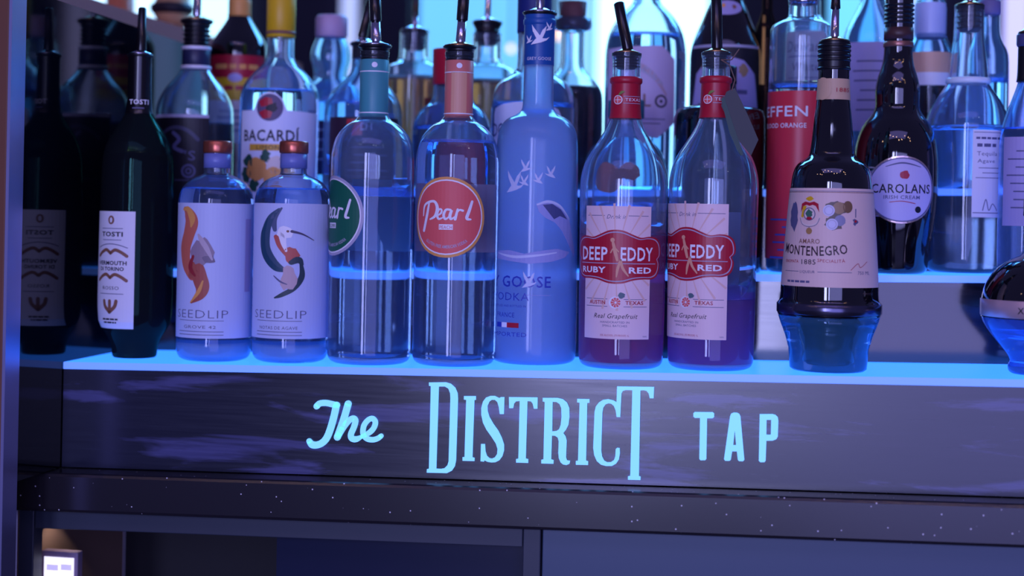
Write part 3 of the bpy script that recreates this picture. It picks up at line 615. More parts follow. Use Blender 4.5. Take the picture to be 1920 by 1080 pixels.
# -- two red grapefruit vodkas
def eddy(cx, yb, r, level, lx0, lx1, bx0, bx1, ly0, ly1, spout, liq, label):
    B = Bottle('grapefruit_vodka_bottle', cx, yb, YR1, Z1, [(r-12,yb),(r-4,yb-4),(r,yb-14),(r+.5,yb-40),(r+3,420),(r+4,380),(r+3,350),(r-6,318),(r-24,290),(r-42,262),(30,244),(27,225),(26,165),(26,128),(28,125),(28,118)], label)
    B.body(G_CLEAR, level, 5, liq)
    B.sleeve('capsule', 165, 241, RED, 1.2, caps=False); B.turned('capsule_rim', [(28,176),(30.5,173),(30.5,166),(28,163)], RED)
    it = [circ(-14, 207, 8.5, WHITE, 1), circ(-14, 207, 7, PEACH, 2)] + [rect(-14.5 , 201, -13.5, 213, WHITE, 3), rect(-20, 206.5, -8, 207.5, WHITE, 3), text('TEXAS', 14, 209.5, 6, WHITE, 30, 1), rect(-4, 200, 30, 201, PALE), rect(-4, 213, 30, 214, PALE), ribbon([(-12, 198, .6), (-7, 193, 1.2), (-2, 192, .3)], 4, mat('leaf_green', (120, 130, 60), .5), 3)]
    B.wrap('capsule_print', it, off=.0014, cut=4)
    B.pourer(122, 25, spout, (9, 10), .97, GOLD)
    uu = lambda px, y: B.u(px, y)
    u0, u1 = uu(lx0, 520), uu(lx1, 520); uc = (u0 + u1) / 2; hw = (bx1 - bx0) / 2
    mid = ly0 + 93
    it = [rect(u0, ly0, u1, ly1, mat('pink_white_label', (236, 208, 212), .45), 0)]
    RAY = mat('sun_ray', (228, 188, 178), .5)
    for k in range(22):
        a = k * math.tau / 22 + .1; c, s_ = math.cos(a), math.sin(a); r0, r1 = 30, 98
        tmax = min(r1, abs((u1 - u0) / 2 - 2) / max(abs(c), 1e-3)); 
        if tmax > r0 + 8: it.append(([(uc + c * r0, mid + s_ * r0), (uc + c * tmax - s_ * 2.2, mid + s_ * tmax + c * 2.2), (uc + c * tmax + s_ * 2.2, mid + s_ * tmax - c * 2.2)], [(0, 1, 2)], RAY, 1))
    def badge(g):
        h = 50 - g; w2 = hw - g
        q = [(-.93, .06), (-1, -.08), (-1.0, -.35), (-.95, -.58), (-.84, -.72), (-.68, -.76), (-.5, -.72), (-.34, -.82), (-.16, -.96), (0, -1), (.16, -.96), (.34, -.82), (.5, -.72), (.68, -.76), (.84, -.72), (.95, -.58), (1.0, -.35), (1, -.08), (.93, .06)]
        p = [(.93, .10), (.97, .26), (.95, .5), (.88, .7), (.74, .8), (.56, .8), (.36, .84), (.16, .95), (0, .98)]
        full = smooth_pts([(a * w2, b * h) for a, b in q], 4) + smooth_pts([(a * w2, b * h) for a, b in p], 4)[:-1] + list(reversed(smooth_pts([(-a * w2, b * h) for a, b in p], 4)))
        return [(uc + a, mid + b) for a, b in full]
    it += [poly(badge(0), RED, 2), poly([badge(3.5), badge(5.5)], PALE, 3)]
    it += [text('DEEP', uc - 45, mid + 6, 25, WHITE, 60, 4, .02), text('EDDY', uc + 40, mid + 6, 25, WHITE, 62, 4, .02), rect(uc - hw*.84, mid + 11, uc + hw*.84, mid + 12.4, PALE, 3), text('RUBY', uc - 46, mid + 29, 11, WHITE, 56, 4, .03), text('RED', uc + 46, mid + 29, 11, WHITE, 44, 4, .03)]
    SK = mat('figure_tan', (222, 160, 130), .5)
    it += [ribbon([(uc - 5, mid - 26, 1), (uc - 1, mid - 10, 1.3), (uc + 3, mid + 5, 1)], 5, SK, 5), ribbon([(uc + 9, mid + 5, .8), (uc + 13, mid + 20, 1), (uc + 23, mid + 34, .5)], 5, SK, 5), ribbon([(uc + 9, mid + 5, .8), (uc + 4, mid + 22, 1), (uc + 2, mid + 36, .5)], 5, SK, 5), circ(uc - 6, mid - 31, 4, SK, 5), ribbon([(uc - 9, mid - 8), (uc - 3, mid - 17), (uc + 5, mid - 10)], 2.4, SK, 5)]
    it += [text('Drink in', uc, ly0 + 23, 8, GREY, 36, 1, 0, .3), rect(u0 + 6, ly0 + 17, uc - 22, ly0 + 18, GREY), rect(uc + 22, ly0 + 17, u1 - 6, ly0 + 18, GREY)]
    y = ly1 - 67
    it += [circ(uc, y, 11, WHITE, 2), circ(uc + 1.5, y, 9, PEACH, 3), circ(uc + 1.5, y, 2, WHITE, 4)] + [([(uc + 1.5, y), (uc + 1.5 + 9 * math.cos(a) - .6 * math.sin(a), y + 9 * math.sin(a) + .6 * math.cos(a)), (uc + 1.5 + 9 * math.cos(a) + .6 * math.sin(a), y + 9 * math.sin(a) - .6 * math.cos(a))], [(0, 1, 2)], WHITE, 4) for a in [j * math.tau / 9 for j in range(9)]]
    it += [blob(uc + 12, y - 13, 6, mat('leaf_grey', (84, 110, 120), .5), 4, ry=5), text('AUSTIN', uc - 35, y + 3.5, 7, RED, 34, 1, .02), text('TEXAS', uc + 36, y + 3.5, 7, RED, 34, 1, .02), rect(u0 + 6, y - 6.5, uc - 14, y - 5.5, GREY), rect(uc + 16, y - 6.5, u1 - 6, y - 5.5, GREY), rect(u0 + 6, y + 7, uc - 14, y + 8, GREY), rect(uc + 16, y + 7, u1 - 6, y + 8, GREY)]
    it += [text('Real Grapefruit', uc, ly1 - 38, 9, INK, 82, 1, 0, .3), text('HANDCRAFTED IN', uc, ly1 - 29, 4, GREY, 54, 1), text('SMALL BATCHES', uc, ly1 - 22.5, 4, GREY, 46, 1), text('35% ALC/VOL (70 PROOF) 1L', uc, ly1 - 5, 3.8, RED, 54, 1), text('750ML', u1 - 9, ly1 - 4, 2.6, GREY, 9, 1)]
    B.wrap('label', it, off=.0005, cut=6)
    B.wrap('back_label', [rect(-78, ly0 + 14, 60, min(level + 60, ly1), mat('back_lilac', (190, 180, 220), .5), 0)], off=.0004, back=True); heel(B, 12)
    return B
eddy(1163, 704, 79, 457, 1100, 1217, 1069, 1255, 405, 648, [(2, 112), (-17, 22)], cloudy('ruby_spirit', (.84, .20, .56), .5), 'clear bottle with red neck capsule and red badge label, left one of the pair')
BE = eddy(1331, 708, 80, 577, 1252, 1363, 1236, 1422, 402, 650, [(1, 112), (-2, 8)], cloudy('violet_spirit', (.66, .24, .74), .5), 'red badge label bottle with a paper tag on its neck, right one of the pair')
# hang tag on its neck
ht = link('hang_tag', None); tag(ht, 'dark grey-green paper tag hanging by a cord from a red bottle neck', 'tag')
tg = [(1362, 172), (1378, 165), (1402, 215), (1422, 262), (1408, 292), (1384, 262), (1352, 198)]
YT = BE.Y - .024
bm = bmesh.new(); a_ = [bm.verts.new(P(x, y, YT)) for x, y in tg]; f = bm.faces.new(a_); f.normal_update()
r_ = bmesh.ops.extrude_face_region(bm, geom=[f]); bmesh.ops.translate(bm, verts=[e for e in r_['geom'] if isinstance(e, bmesh.types.BMVert)], vec=(0, .0012, 0)); finish('tag_card', bm, mat('grey_green_card', (62, 66, 70), .6), ht)
bm = bmesh.new(); a_ = [bm.verts.new(P(x, y, YT - .0006)) for x, y in [(1352, 186), (1357, 180), (1394, 290), (1387, 293), (1368, 250)]]; bm.faces.new(a_); finish('tag_edge_print', bm, mat('dark_green_print', (24, 62, 58), .5), ht)
cpts = [P(1372, 170, YT), P(1378, 150, YT + .004), P(1368, 122, BE.Y - .01), P(1352, 112, BE.Y - .013), P(1372, 112, BE.Y - .006), P(1386, 92, BE.Y - .004)]
bm = bmesh.new()
for p_, q_ in zip(cpts, cpts[1:]): tube(bm, p_, q_, .0006, .0006, 8)
finish('cord', bm, mat('tan_cord', (120, 90, 80), .7), ht)
# -- amaro
B = Bottle('amaro_bottle', 1552, 710, YR1 - .002, Z1, [(66,710),(71,706),(72,695),(74,670),(80,645),(88,622),(92,612)], 'dark amaro bottle on a flared clear foot with cream crest label')
G_FOOT = glass('glow_foot_glass', (.62, .82, 1), haze=.17, haze_col=(.2, .7, 1))  # blue haze colour stands in for shelf glow in the clear foot
foot = [(0,710),(66,710),(71,706),(72,695),(74,670),(81,645),(90,622),(94,609),(0,609)]
B.turned('foot', foot, G_FOOT)
B.turned('dark_core', [(0,698),(26,697),(33,690),(33,660),(38,640),(42,614),(0,612)], mat('dark_liquid', (12, 8, 16), .15))
B.prof = [(94,608),(96,604),(96,585),(92,580),(90.5,568),(90.5,553),(84,470),(76,372),(73,345),(66,326),(50,315),(43,309),(41,300),(38,275),(35,240),(31,208),(29,170),(28.5,150),(28.5,100)]
B.op = [(r * B.s, B.z(y)) for r, y in chaikin(B.prof, 2)]
bm = bmesh.new(); lathe(bm, [(0, B.z(608))] + B.op + [(0, B.z(100))], B.x, B.Y); B.fin('glass', bm, DKG)
B.sleeve('black_cap', 97, 149, BLACKR, 1, caps=False)
for y in (104, 112, 121, 130, 146): B.turned('cap_ring', [(29, y + 3), (31, y + 1.5), (31, y - 1.5), (29, y - 3)], BLACKR)
B.turned('base_ring', [(95.6,604),(97.2,602),(97.2,586),(95.6,584)], mat('dark_steel_band', (90, 88, 110), .2, .9))
B.pourer(98, 27, [(0, 88), (1, -4)], (8, 7), .38, GOLD, stopper=4, ridges=1)
B.sleeve('neck_label', 166, 205, mat('tan_label', (206, 172, 140), .5), .8, caps=False)
B.wrap('neck_print', [circ(-20, 185, 17, mat('tan_label', (0,0,0)), 0, 21)], off=.0012, cut=4); B.wrap('neck_year', [text('1885', 18, 191, 8, RED, 26, 1)], off=.0012, cut=4)
it = [rect(-128, 371, 122, 552, mat('warm_cream_label', (228, 198, 190), .5), 0), rect(-128, 376, 122, 377, GREY), rect(-128, 378, 122, 379, BRN), *dashes(-62, 545, 56, 4, GREY)]
MX = -40
it += [poly([(MX-17, 400), (MX-9, 396), (MX, 398), (MX+9, 396), (MX+17, 400), (MX+19, 416), (MX+12, 404), (MX+6, 402), (MX, 404), (MX-6, 402), (MX-12, 404), (MX-19, 416)], RED, 1), blob(MX, 391, 7, YEL, 1, ry=4), poly([(MX-14, 404), (MX-6, 404), (MX-10, 416), (MX-13, 426), (MX-18, 424)], YEL, 1), circ(MX, 419, 12, CREAM, 2), circ(MX, 419, 12, GREY, 3, ri=.86), blob(MX, 418, 7, mat('crest_green', (60, 110, 90), .5), 3), blob(MX, 427, 6, RED, 3, ry=3), ribbon([(MX-20, 425), (MX-14, 436), (MX, 440), (MX+14, 436), (MX+20, 425)], 3, CREAM, 2), ribbon([(MX-20, 426), (MX-14, 438), (MX, 442), (MX+14, 438), (MX+20, 426)], 1, GREY, 3), circ(MX, 450, 6, mat('old_gold', (170, 130, 80), .4), 2), rect(MX-.6, 441, MX+.6, 447, GREY)]
CO = mat('coin_silver', (206, 204, 230), .4); CG = mat('coin_gold', (160, 130, 96), .4)
it += [blob(MX+48, 408, 20, mat('wreath', (110, 100, 90), .5), 1, 22, .12, 13), circ(MX+54, 407, 11, CG, 2), circ(MX+70, 405, 9, mat('dull_gold', (120, 90, 64), .4), 2, 11), circ(MX+36, 412, 10.5, CO, 3), circ(MX+36, 412, 8, PALE, 4, ri=.85), blob(MX+46, 434, 17, mat('wreath', (0,0,0)), 1, 24, .2, 14), circ(MX+56, 430, 10, mat('coin_grey', (140, 140, 170), .4), 2), circ(MX+42, 437, 10.5, CO, 3), circ(MX+42, 437, 8, PALE, 4, ri=.85), blob(MX-38, 424, 12, GREY, 1, 20, .2, 26), blob(MX+86, 432, 6, GREY, 1, 10, .4), circ(MX+86, 431, 2.5, RED, 2), rect(MX+85, 408, MX+87, 424, GREY)]
it += [text('AMARO', MX, 473, 9, BRN, 42, 2, .005), text('MONTENEGRO', MX + 4, 495, 18, mat('brown_black_ink', (56, 34, 44), .5), 136, 2, .012, arc=-420), text('1885', MX, 511, 9.5, INK, 28, 2), text('RINOMATA', MX-40, 509, 6, RED, 38, 2), text('SPECIALITÀ', MX+42, 507, 6, RED, 50, 2, arc=-300), ribbon([(MX+78, 520), (MX+92, 508), (MX+98, 515), (MX+114, 504)], 1, RED, 2, cap=False), rect(MX-60, 524, MX-20, 525, GREY), text('LIQUEUR', MX-2, 527, 5, GREY, 30, 2), rect(MX+18, 524, MX+80, 525, GREY), text('750 ML', MX+106, 528, 6.5, GREY, 28, 2)]
B.wrap('label', it, off=.0005, cut=7, ycut=30)
# -- round tequila at the right edge
B = Bottle('round_bottle', 1948, 716, YR1 - .004, Z1, [(50,716),(56,712),(57,700),(52,693),(58,680),(82,652),(100,628),(107,612),(107,577),(101,552),(84,524),(58,504),(34,494),(26,484),(24,470),(24,420)], 'round dark-topped bottle with a metal belt, cut off at the right edge')
B.body(glass('blue_glow_glass', (.55, .76, 1), haze=.22, haze_col=(.25, .5, 1)), 640, 6)  # blue glow from below is put into the glass colour and haze
B.turned('dark_upper', [(107.4,611),(107.7,577),(101.6,552),(84.6,524),(58.6,504),(34.6,494),(26.6,484),(24.6,470),(24.6,420)], DKG, ch=1)
B.turned('metal_belt', [(107.8,609),(108.8,608),(108.8,578),(107.8,577)], mat('brushed_belt', (215, 185, 190), .35, .55))
B.wrap('belt_print', [text('XO', B.u(1924, 594), 600, 12, INK, 24, 1, .01)], off=.0014, cut=5)
B.turned('cork', [(0,425),(30,425),(34,420),(34,390),(30,385),(0,385)], BLACKP)

# ================================================================== MIDDLE ROW
YR2 = Y2 + .048
def simple(name, cx, yb, Y, zt, prof, label, gm=None, level=None, liq=None, t=5):
    B = Bottle(name, cx, yb, Y, zt, prof, label); B.body(gm or G_BLUE, level, t, liq); return B
B = simple('whiskey_bottle', 360, 500, YR2 - .004, Z2, [(62,500),(70,495),(73,480),(73,215),(70,192),(56,164),(36,142),(27,128),(25,118),(25,86)], 'bottle with black curved label and white rim lines, behind the vermouth bottle', G_CLEAR, 232, tint('dark_spirit', (.32, .24, .26)))
B.turned('neck_ring', [(25.5,92),(27.5,91),(27.5,86),(25.5,85)], WHITE); B.turned('neck_ring', [(25.8,128),(28.5,127),(28.5,122),(25.8,121)], WHITE); B.turned('neck_wrap', [(25.5,121),(26.3,120),(26.3,93),(25.5,92)], mat('dark_blue_wrap', (40, 44, 78), .4))
B.pourer(40, 29, [(0, 30), (2, -50)], (7, 7), .0 + .05, GOLD, ridges=5, stopper=46)
uc = -34
B.wrap('label', [rect(-94, 218, 26, 470, mat('black_label', (24, 22, 34), .5), 0), rect(-94, 216, 26, 222, PALE, 1), ribbon([(uc-40, 262), (uc-22, 246), (uc, 240), (uc+22, 246), (uc+40, 262)], 7, mat('dim_grey_print', (66, 66, 92), .5), 1), ribbon([(uc-6, 250), (uc+6, 262), (uc-4, 276), (uc+12, 284)], 7, GREY, 1), text("'S", uc + 26, 300, 18, GREY, 20, 1, .01), circ(uc + 24, 320, 13, GREY, 1, ri=.7), circ(uc + 24, 320, 6, GREY, 1, ri=.5), rect(uc-40, 336, uc+50, 337.5, GREY)], off=.0005)
B = simple('rum_bottle', 518, 504, YR2, Z2, [(62,504),(71,500),(74,488),(74,200),(73,178),(66,158),(50,138),(34,124),(27,114),(25,104),(25,66)], 'clear rum bottle with yellow cap and white fruit label', G_CLEAR, 174, LIQ)
B.turned('cap', [(0,72),(26,72),(27,71),(27,-10),(25,-13),(0,-13)], YEL); B.turned('cap_band', [(27,66),(27.6,66),(27.6,60),(27,60)], BRN)
uc = -18; LB = mat('rum_label', (222, 226, 244), .5)
it = [poly([(-86,212),(uc-32,212),(uc-28,204),(uc-24,192),(uc-12,181),(uc,178),(uc+12,181),(uc+24,192),(uc+28,204),(uc+32,212),(88,214),(88,440),(-86,440)], LB, 0), circ(uc, 207, 25, GREY, 1), circ(uc, 207, 23.5, mat('dark_roundel', (90, 74, 110), .5), 2), poly([(uc-20,196),(uc-8,188),(uc+4,190),(uc+6,200),(uc-4,204),(uc-16,206)], RED, 3), poly([(uc-20,216),(uc-6,210),(uc+6,214),(uc+2,226),(uc-12,228)], RED, 3), blob(uc+6, 208, 10, INK, 4, 12, .4)]
it += [text('BACARDÍ', uc, 268, 21, INK, 112, 1, .02), rect(uc-40, 274, uc+36, 286, mat('gold_bar', (214, 164, 60), .5), 1), text('LIMÓN', uc-2, 284, 8, INK, 44, 2)]
for x, y, r, m in ((-24, 320, 22, OCHRE), (14, 312, 17, CREAM), (8, 334, 18, OCHRE), (34, 326, 17, mat('lemon_pale', (220, 190, 130), .5)), (-42, 304, 12, mat('leaf_dark', (36, 84, 70), .5)), (-48, 330, 14, mat('leaf_dark', (0,0,0))), (-6, 296, 10, mat('leaf_dark', (0,0,0))), (30, 302, 8, mat('leaf_dark', (0,0,0))), (-30, 350, 11, mat('leaf_dark', (0,0,0)))): it.append(blob(uc + x, y, r, m, 2, 16, .08 if r > 14 else .35))
B.wrap('label', it, off=.0005)
B = simple('spirit_bottle', 675, 506, YR2 + .012, Z2, [(60,506),(70,500),(74,488),(74,230),(72,200),(60,175),(38,155),(25,140),(23,120),(23,84)], 'clear bottle with dark red label behind the green round-label bottle', G_BLUE, 330, LIQ)
B.wrap('label', [rect(-70, 226, 78, 400, mat('dark_maroon', (46, 24, 46), .5), 0), rect(-30, 230, -4, 262, RED, 1), text('EA', 4, 254, 18, PALE, 26, 2), *lines(-50, 60, 280, 6, 14, GREY, th=2.5, jit=30)], off=.0005)
B.pourer(88, 26, [(-6, 78), (10, 0)], (8, 8), .9, CHROME)
B = simple('vodka_bottle', 842, 509, YR2 + .016, Z2, [(60,509),(70,504),(75,490),(75,270),(73,235),(62,212),(46,200),(39,192),(37,180),(37,110)], 'clear bottle with wide red neck seal, behind the peach label bottle', G_BLUE, 250, LIQ)
B.sleeve('red_seal', 98, 165, RED, 1.2, caps=True)
B.wrap('label', [rect(-60, 300, 60, 460, mat('back_row_red', (176, 40, 60), .5), 0), rect(-60, 380, 60, 384, WHITE, 1)], off=.0005)
B = simple('tequila_bottle', 993, 510, YR2 - .002, Z2, [(60,510),(72,506),(78,494),(78,200),(76,180),(68,162),(50,148),(36,140),(31,130),(31,60),(31,20)], 'wide clear bottle with domed white label and navy cap, behind the frosted bottle', G_CLEAR, 206, LIQ)
B.sleeve('cap', -6, 66, NAVY, 1.5)
B.wrap('label', [poly([(-88,440),(-88,222),(-84,210),(-60,203),(-30,200),(0,200),(30,204),(50,212),(56,222),(56,440)], LB, 0), text('DON', -64, 262, 25, NAVY, 52, 1, .01), text('JULIO', -8, 262, 25, NAVY, 60, 1, .01), circ(-60, 290, 18, NAVY, 1, ri=.6)], off=.0005)
B = simple('short_spirit_bottle', 1168, 513, YR2 + .008, Z2, [(62,513),(74,508),(78,496),(78,350),(76,310),(66,285),(46,268),(34,262),(30,252),(30,225)], 'clear bottle with orange label piece behind the left red badge bottle', G_BLUE, 400, LIQ)
B.turned('cap', [(0,228),(33,228),(34,226),(34,196),(31,193),(0,193)], mat('teal_cap', (40, 110, 130), .4))
B.wrap('label', [blob(-40, 342, 34, mat('orange_label', (186, 84, 44), .5), 0, 20, .1, 28), blob(10, 330, 22, mat('orange_label', (0,0,0)), 0, 16, .15, 16)], off=.0005)
B = Bottle('liqueur_bottle', 1343, 511, Y2 + .057, Z2, [(76,515),(82,510),(83,498),(85,340),(85,232),(83,216),(78,207),(50,202),(36,196),(31,186),(30,150)], 'broad black glossy bottle with flat shoulders, behind the tagged bottle')
B.body(DKG); B.sleeve('cap', 128, 160, BLACKP, 1)
# effen
B = simple('orange_vodka_bottle', 1496, 507, YR2, Z2, [(52,507),(58,503),(61,492),(61,300),(61,60),(57,46),(44,38),(30,33),(26,26),(26,-14)], 'tall straight bottle with a red sleeve, left of the cream crest bottle', G_CLEAR, 165, LIQ)
SLV = mat('red_sleeve', (214, 52, 70), .35)
B.sleeve('red_sleeve', 172, 482, SLV, 1.2, caps=False)
B.sleeve('cap', -30, 6, CHROME, 1)
it = [text('EFFEN', -36, 219, 20, WHITE, 96, 1, .01), text('BLOOD ORANGE', -36, 240, 9, WHITE, 92, 1, .01)]
B.wrap('sleeve_stripes', lines(-60, 70, 408, 6, 14, BLUEP, 1, 3, 30), off=.0013)
B.wrap('sleeve_print', it, off=.0013)
# carolans
B = Bottle('cream_liqueur_bottle', 1676, 507, Y2 + .031, Z2, [(50,507),(58,503),(61,494),(64,470),(71,430),(76,385),(78,330),(77,285),(71,250),(60,226),(46,210),(40,196),(41,178),(41,160),(37,140),(29,118),(26,96),(26,50),(26,-14)], 'dark curvy cream liqueur bottle with oval silver-rimmed label')
B.body(DKG)
for y in (6, 14, 22, 30, 38): B.turned('neck_ring', [(25.5, y+3), (28, y+1), (28, y-1), (25.5, y-3)], BLACKR)
B.turned('gold_band', [(27,84),(27.8,83),(27.8,75),(27,74)], mat('copper_band', (160, 110, 100), .3, .7)); B.turned('neck_band', [(26.5,70),(27.2,70),(27.2,48),(26.5,48)], mat('brown_neck', (70, 44, 44), .4))
uc = 12; OV = mat('oval_label', (196, 186, 222), .45); SG = mat('silver_gold_rim', (220, 190, 185), .25, .8)
it = [rect(-100, 318, uc - 30, 402, mat('dull_band', (120, 110, 140), .5), 0), ribbon([(-100, 318), (-60, 312), (uc-52, 312)], 3, SG, 1), ribbon([(-100, 404), (-60, 408), (uc-46, 398)], 3, SG, 1), circ(uc, 352, 66, SG, 1, 62), circ(uc, 352, 64, OV, 2, 59), circ(uc, 352, 64, GREY, 3, 59, ri=.965), blob(uc + 4, 325, 8, RED, 3, 12, .15), ribbon([(uc-30, 310, .4), (uc, 303, 1), (uc+34, 310, .4)], 3, GREY, 3),
      text('CAROLANS', uc, 358, 17, NAVY if False else INK, 112, 3, .01), text('IRISH CREAM', uc, 369, 7, GREY, 66, 3, .01), ribbon([(uc-22, 375), (uc, 373), (uc+24, 377)], 1.4, RED, 3), circ(uc + 30, 388, 6, INK, 3)]
B.wrap('label', it, off=.0005, ycut=12)
# tequila clear flared
B = simple('tequila_bottle', 1808, 508, Y2 + .074, Z2, [(58,508),(67,504),(72,496),(74,480),(76,330),(77,240),(74,218),(62,190),(44,164),(37,154),(36,146),(33,110),(28,70),(27,30),(27,8)], 'clear blue-lit bottle with bright ring at neck base and sloping shoulders', G_CLEAR, 244, LIQ)
B.turned('neck_collar', [(36,156),(40,155),(41,150),(40,145),(36,144)], mat('bright_ring_tone', (225, 242, 255), .25))  # pale opaque colour stands in for a bright lit ring of glass
B.pourer(12, 26, [(0, 3), (4, -60)], (7, 7), .05, GOLD, stopper=46, ridges=4)
u0 = B.u(1822, 320); it = [rect(u0, 245, u0 + 84, 405, PAPER, 0), rect(u0 + 2, 249, u0 + 80, 250, GREY), *dashes(u0 + 32, 262, 52, 4, GREY), *dashes(u0 + 28, 276, 40, 6, GREY), text('Tequila', u0 + 28, 292, 8, GREY, 40, 1), text('Agave', u0 + 26, 305, 7, GREY, 34, 1), *lines(u0 + 6, u0 + 70, 314, 3, 9, GREY, 1, 1.2, 14), ribbon([(u0 + 20, 392), (u0 + 26, 372), (u0 + 32, 392), (u0 + 40, 380), (u0 + 50, 392)], 1.6, GREY, 1), rect(u0 + 2, 396, u0 + 80, 397.5, GREY)]
B.wrap('label', it, off=.0005)
# black-necked bottle at far right
B = simple('white_spirit_bottle', 1917, 510, Y2 + .027, Z2, [(35,510),(44,505),(47,494),(47,320),(46,262),(42,232),(32,200),(20,168),(14,148),(13,120),(13,66)], 'pale bottle with long black neck capsule, far right of the middle row', glass('milky_blue_glass', (.75, .85, 1), rough=.1), 240, LIQ)
B.sleeve('capsule', 84, 150, BLACKR, 3, caps=True); B.turned('collar', [(0,84),(17,84),(19,80),(19,62),(16,60),(0,60)], mat('grey_blue_collar', (70, 74, 120), .35))
B.pourer(62, 16, [(0, 52), (2, -40)], (4.5, 4.5), .3, GOLD, stopper=3, ridges=1)
B.wrap('label', [rect(-42, 255, 42, 420, LAV, 0), *lines(-34, 36, 280, 8, 15, GREY, 1, 2.5, 20)], off=.0005)

# ================================================================== BACK ROW
YR3 = Y3 + .044
def back(name, cx, yb, prof, label, gm=None, level=None, liq=None, dY=0):
    return simple(name, cx, yb, YR3 + dY, Z3, prof, label, gm, level, liq)
BASE3 = 340
def bp_(r, sh, neck, top, taper=26, base=BASE3):
    return [(r-10,base),(r-2,base-4),(r,base-14),(r,sh+14),(r-3,sh-2),(r*.72,sh-taper*.45),(neck*1.35,sh-taper*.85),(neck,sh-taper-6),(neck,(sh-taper+top)/2),(neck,top)]
BRL = cloudy('amber_spirit', (.80, .44, .24), .4); DKL = tint('dark_rum', (.12, .05, .05))
B = Bottle('dark_rum_bottle', 443, 338, YR3, Z3, bp_(54, 62, 20, -30, 44, 338), 'black rum bottle with red and yellow label, behind the rum with yellow cap'); B.body(DKG)
B.sleeve('capsule', -20, 12, OCHRE, 1)
B.wrap('label', [rect(-62, 88, 56, 130, RED, 0), rect(-62, 130, 56, 172, YEL, 0), rect(-62, 172, 56, 250, CREAM, 0), *dashes(-4, 114, 84, 9, OCHRE), circ(-6, 130, 13, LAV, 2, 8), *dashes(-4, 153, 84, 8, RED), *lines(-40, 40, 190, 4, 12, GREY, 1, 3, 12)], off=.0005)
B = back('spirit_bottle', 616, 338, [(52,338),(60,332),(62,320),(62,190),(60,168),(50,148),(38,138),(32,130),(31,118),(35,104),(38,90),(36,72),(30,58),(27,52),(27,30)], 'pale blue bottle with bulging neck and pinkish stopper, behind the teal neck band bottle', G_BLUE, 176, LIQ)
B.turned('stopper', [(0,52),(27,52),(30,48),(30,16),(26,10),(0,10)], mat('pinkish_stopper', (190, 160, 190), .5)); B.wrap('label', [rect(-56, 210, 56, 310, mat('back_dark', (60, 50, 90), .5), 0), *lines(-40, 40, 226, 4, 18, PALE, 1, 3, 20)], off=.0005)
B = back('bourbon_bottle', 772, 340, [(48,340),(58,334),(60,322),(60,130),(58,116),(48,106),(34,100),(28,94),(27,80),(27,42)], 'square-shouldered bottle of amber spirit with black pourer, behind the red seal bottle', G_CLEAR, 134, BRL)
B.pourer(44, 25, [(0, 34), (2, -40)], (6, 6), .7, CHROME, stopper=34, ridges=4); B.wrap('label', [rect(20, 170, 60, 300, mat('dark_red_label', (110, 50, 44), .5), 0), rect(-58, 200, -24, 300, PALE, 0)], off=.0005)
B = back('bourbon_bottle', 908, 341, [(52,341),(62,336),(66,324),(66,140),(63,124),(50,112),(34,106),(28,98),(27,84),(27,48)], 'wide bottle of amber spirit with steel pourer, between peach band and frosted bottles', G_CLEAR, 143, BRL)
B.pourer(30, 27, [(0, 20), (2, -50)], (6, 6), .1, CHROME, stopper=40, ridges=2); B.wrap('label', [rect(-64, 185, -10, 300, mat('dark_red_label', (0,0,0)), 0), rect(-60, 240, 30, 246, OCHRE, 1)], off=.0005)
B = back('dark_spirit_bottle', 1068, 342, [(50,342),(58,336),(60,324),(60,176),(57,156),(46,138),(30,124),(23,112),(22,90),(22,42)], 'bottle of dark brown spirit with rounded glass collar, right of the frosted bottle', G_CLEAR, 154, DKL)
B.turned('collar', [(22,46),(34,42),(36,32),(34,22),(22,18)], G_BLUE); B.turned('cork', [(0,40),(20,40),(24,18),(26,-10),(0,-12)], mat('brown_cork', (96, 62, 66), .7))
B = back('domed_tequila_bottle', 1206, 343, [(60,343),(72,337),(76,324),(76,110),(75,78),(68,46),(52,20),(36,4),(26,-6),(24,-20)], 'large domed clear bottle with angular white label, behind the left red capsule', G_CLEAR, 60, LIQ, .006)
B.wrap('label', [poly([(-86,84),(30,80),(58,104),(60,170),(60,220),(24,250),(-86,232)], mat('violet_white', (200, 184, 214), .5), 0), ribbon([(-50, 130, .4), (-10, 120, 1), (30, 150, .5)], 14, PALE, 1), ribbon([(-30, 105, .4), (10, 130, 1), (40, 170, .4)], 9, mat('faint_tan', (190, 160, 170), .5), 1), text('L', 4, 192, 24, BRN, 14, 1, .01), circ(30, 182, 12, INK, 1, ri=.7), circ(30, 182, 3, INK, 1), *lines(-40, 40, 214, 2, 8, GREY, 1, 2, 30)], off=.0005)
B = Bottle('herbal_liqueur_bottle', 1356, 344, YR3 - .002, Z3, [(56,344),(64,338),(67,326),(67,110),(66,84),(58,58),(46,30),(36,4),(28,-14),(26,-30)], 'dark bottle with white medal label behind the tagged red capsule bottle'); B.body(DKG)
B.wrap('label', [rect(-78, 80, 74, 200, mat('black_label', (0,0,0)), 0), rect(-78, 79, 74, 84, PALE, 1), poly([(-74,210),(-60,132),(-34,108),(0,100),(34,108),(60,132),(74,210)], LAV, 1), blob(-34, 124, 13, CG, 2, ry=11), blob(-20, 122, 9, BRN, 3, ry=11), blob(34, 126, 11, CG, 2), text('M', -22, 172, 18, GREY, 20, 2, .01), *dashes(20, 170, 44, 8, GREY, 2), circ(0, 8, 30, LAV, 0, 14), blob(-6, 4, 4, OCHRE, 2), blob(14, 6, 4, BRN, 2)], off=.0006, ycut=14)
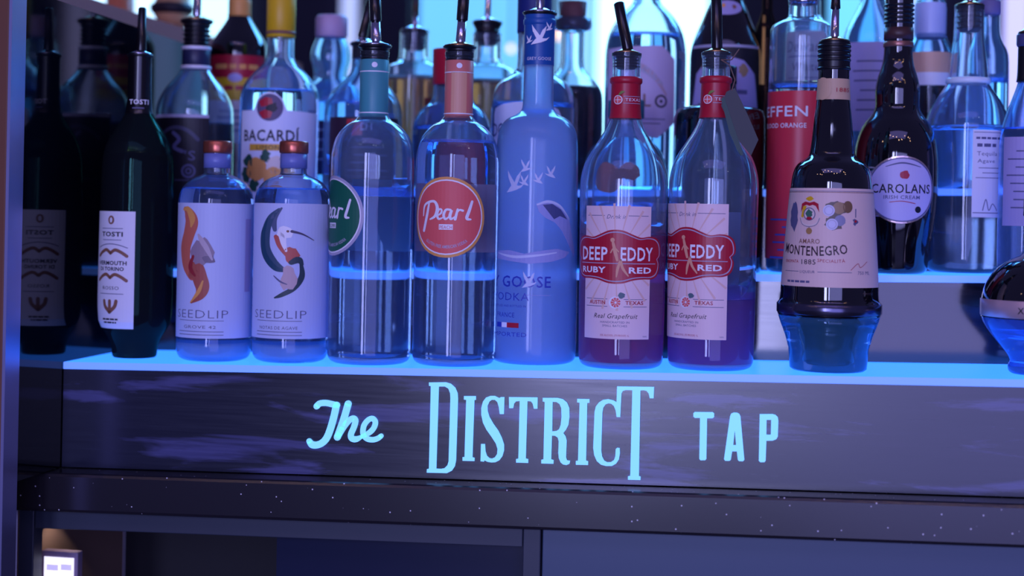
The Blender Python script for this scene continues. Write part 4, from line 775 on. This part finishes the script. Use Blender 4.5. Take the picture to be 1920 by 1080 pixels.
B = Bottle('thin_amber_bottle', 1432, 345, YR3 + .006, Z3, bp_(22, 40, 10, -30, 20, 345), 'slim brown bottle with gold stripe beside the medal label bottle'); B.body(G_BROWN, 60, 4, DKL)
B.wrap('gold_stripe', [rect(-8, 20, -3, 150, mat('gold_leaf', (220, 170, 90), .3, .6), 0)], off=.0004)
B = back('whisky_bottle', 1512, 345, bp_(52, 52, 20, -30, 26, 345), 'whisky bottle with cream label, seen through the red-sleeved bottle', G_CLEAR, 60, tint('pale_amber', (.85, .68, .5)))
B.wrap('label', [rect(-60, 56, 56, 156, CREAM, 0), text("Dewar's", -6, 92, 21, mat('label_brown', (110, 80, 90), .5), 90, 1, 0, .15), rect(-46, 100, 34, 102, GREY), text('White', -6, 128, 17, mat('label_brown', (0,0,0)), 58, 1), rect(-46, 140, 34, 141.5, GREY)], off=.0005)
B = back('spirit_bottle', 1628, 346, [(46,346),(54,340),(57,328),(57,90),(54,62),(44,38),(30,14),(22,-6),(20,-20)], 'clear bottle with tall lavender label between the two dark bottles', G_BLUE, 120, LIQ)
B.wrap('label', [rect(-50, 76, 60, 240, LAV, 0), *lines(-34, 40, 110, 6, 18, GREY, 1, 3, 20)], off=.0005)
B = back('round_top_spirit_bottle', 1738, 347, [(36,347),(42,342),(44,330),(44,110),(42,88),(34,70),(28,56),(27,36),(28,16),(26,-6)], 'bottle with milky neck and gold label, right of the curvy dark bottle', G_BLUE, 156, DKL)
B.wrap('label', [rect(-44, 94, 44, 132, mat('gold_pink_label', (226, 180, 150), .45), 0), rect(-44, 132, 44, 156, WHITE, 0)], off=.0005); B.turned('neck_sleeve', [(28,66),(29.5,54),(29.5,10),(28,0)], mat('milky_sleeve', (190, 205, 245), .4))
B = back('spirit_bottle', 1848, 348, [(30,348),(36,342),(38,330),(38,120),(36,92),(26,74),(21,60),(20,40),(20,20)], 'narrow clear bottle with grey stopper behind the sloping-shoulder bottle', G_BLUE, 150, LIQ)
B.turned('stopper', [(0,24),(20,24),(22,20),(22,-2),(20,-5),(0,-5)], mat('grey_stopper', (110, 104, 150), .5))
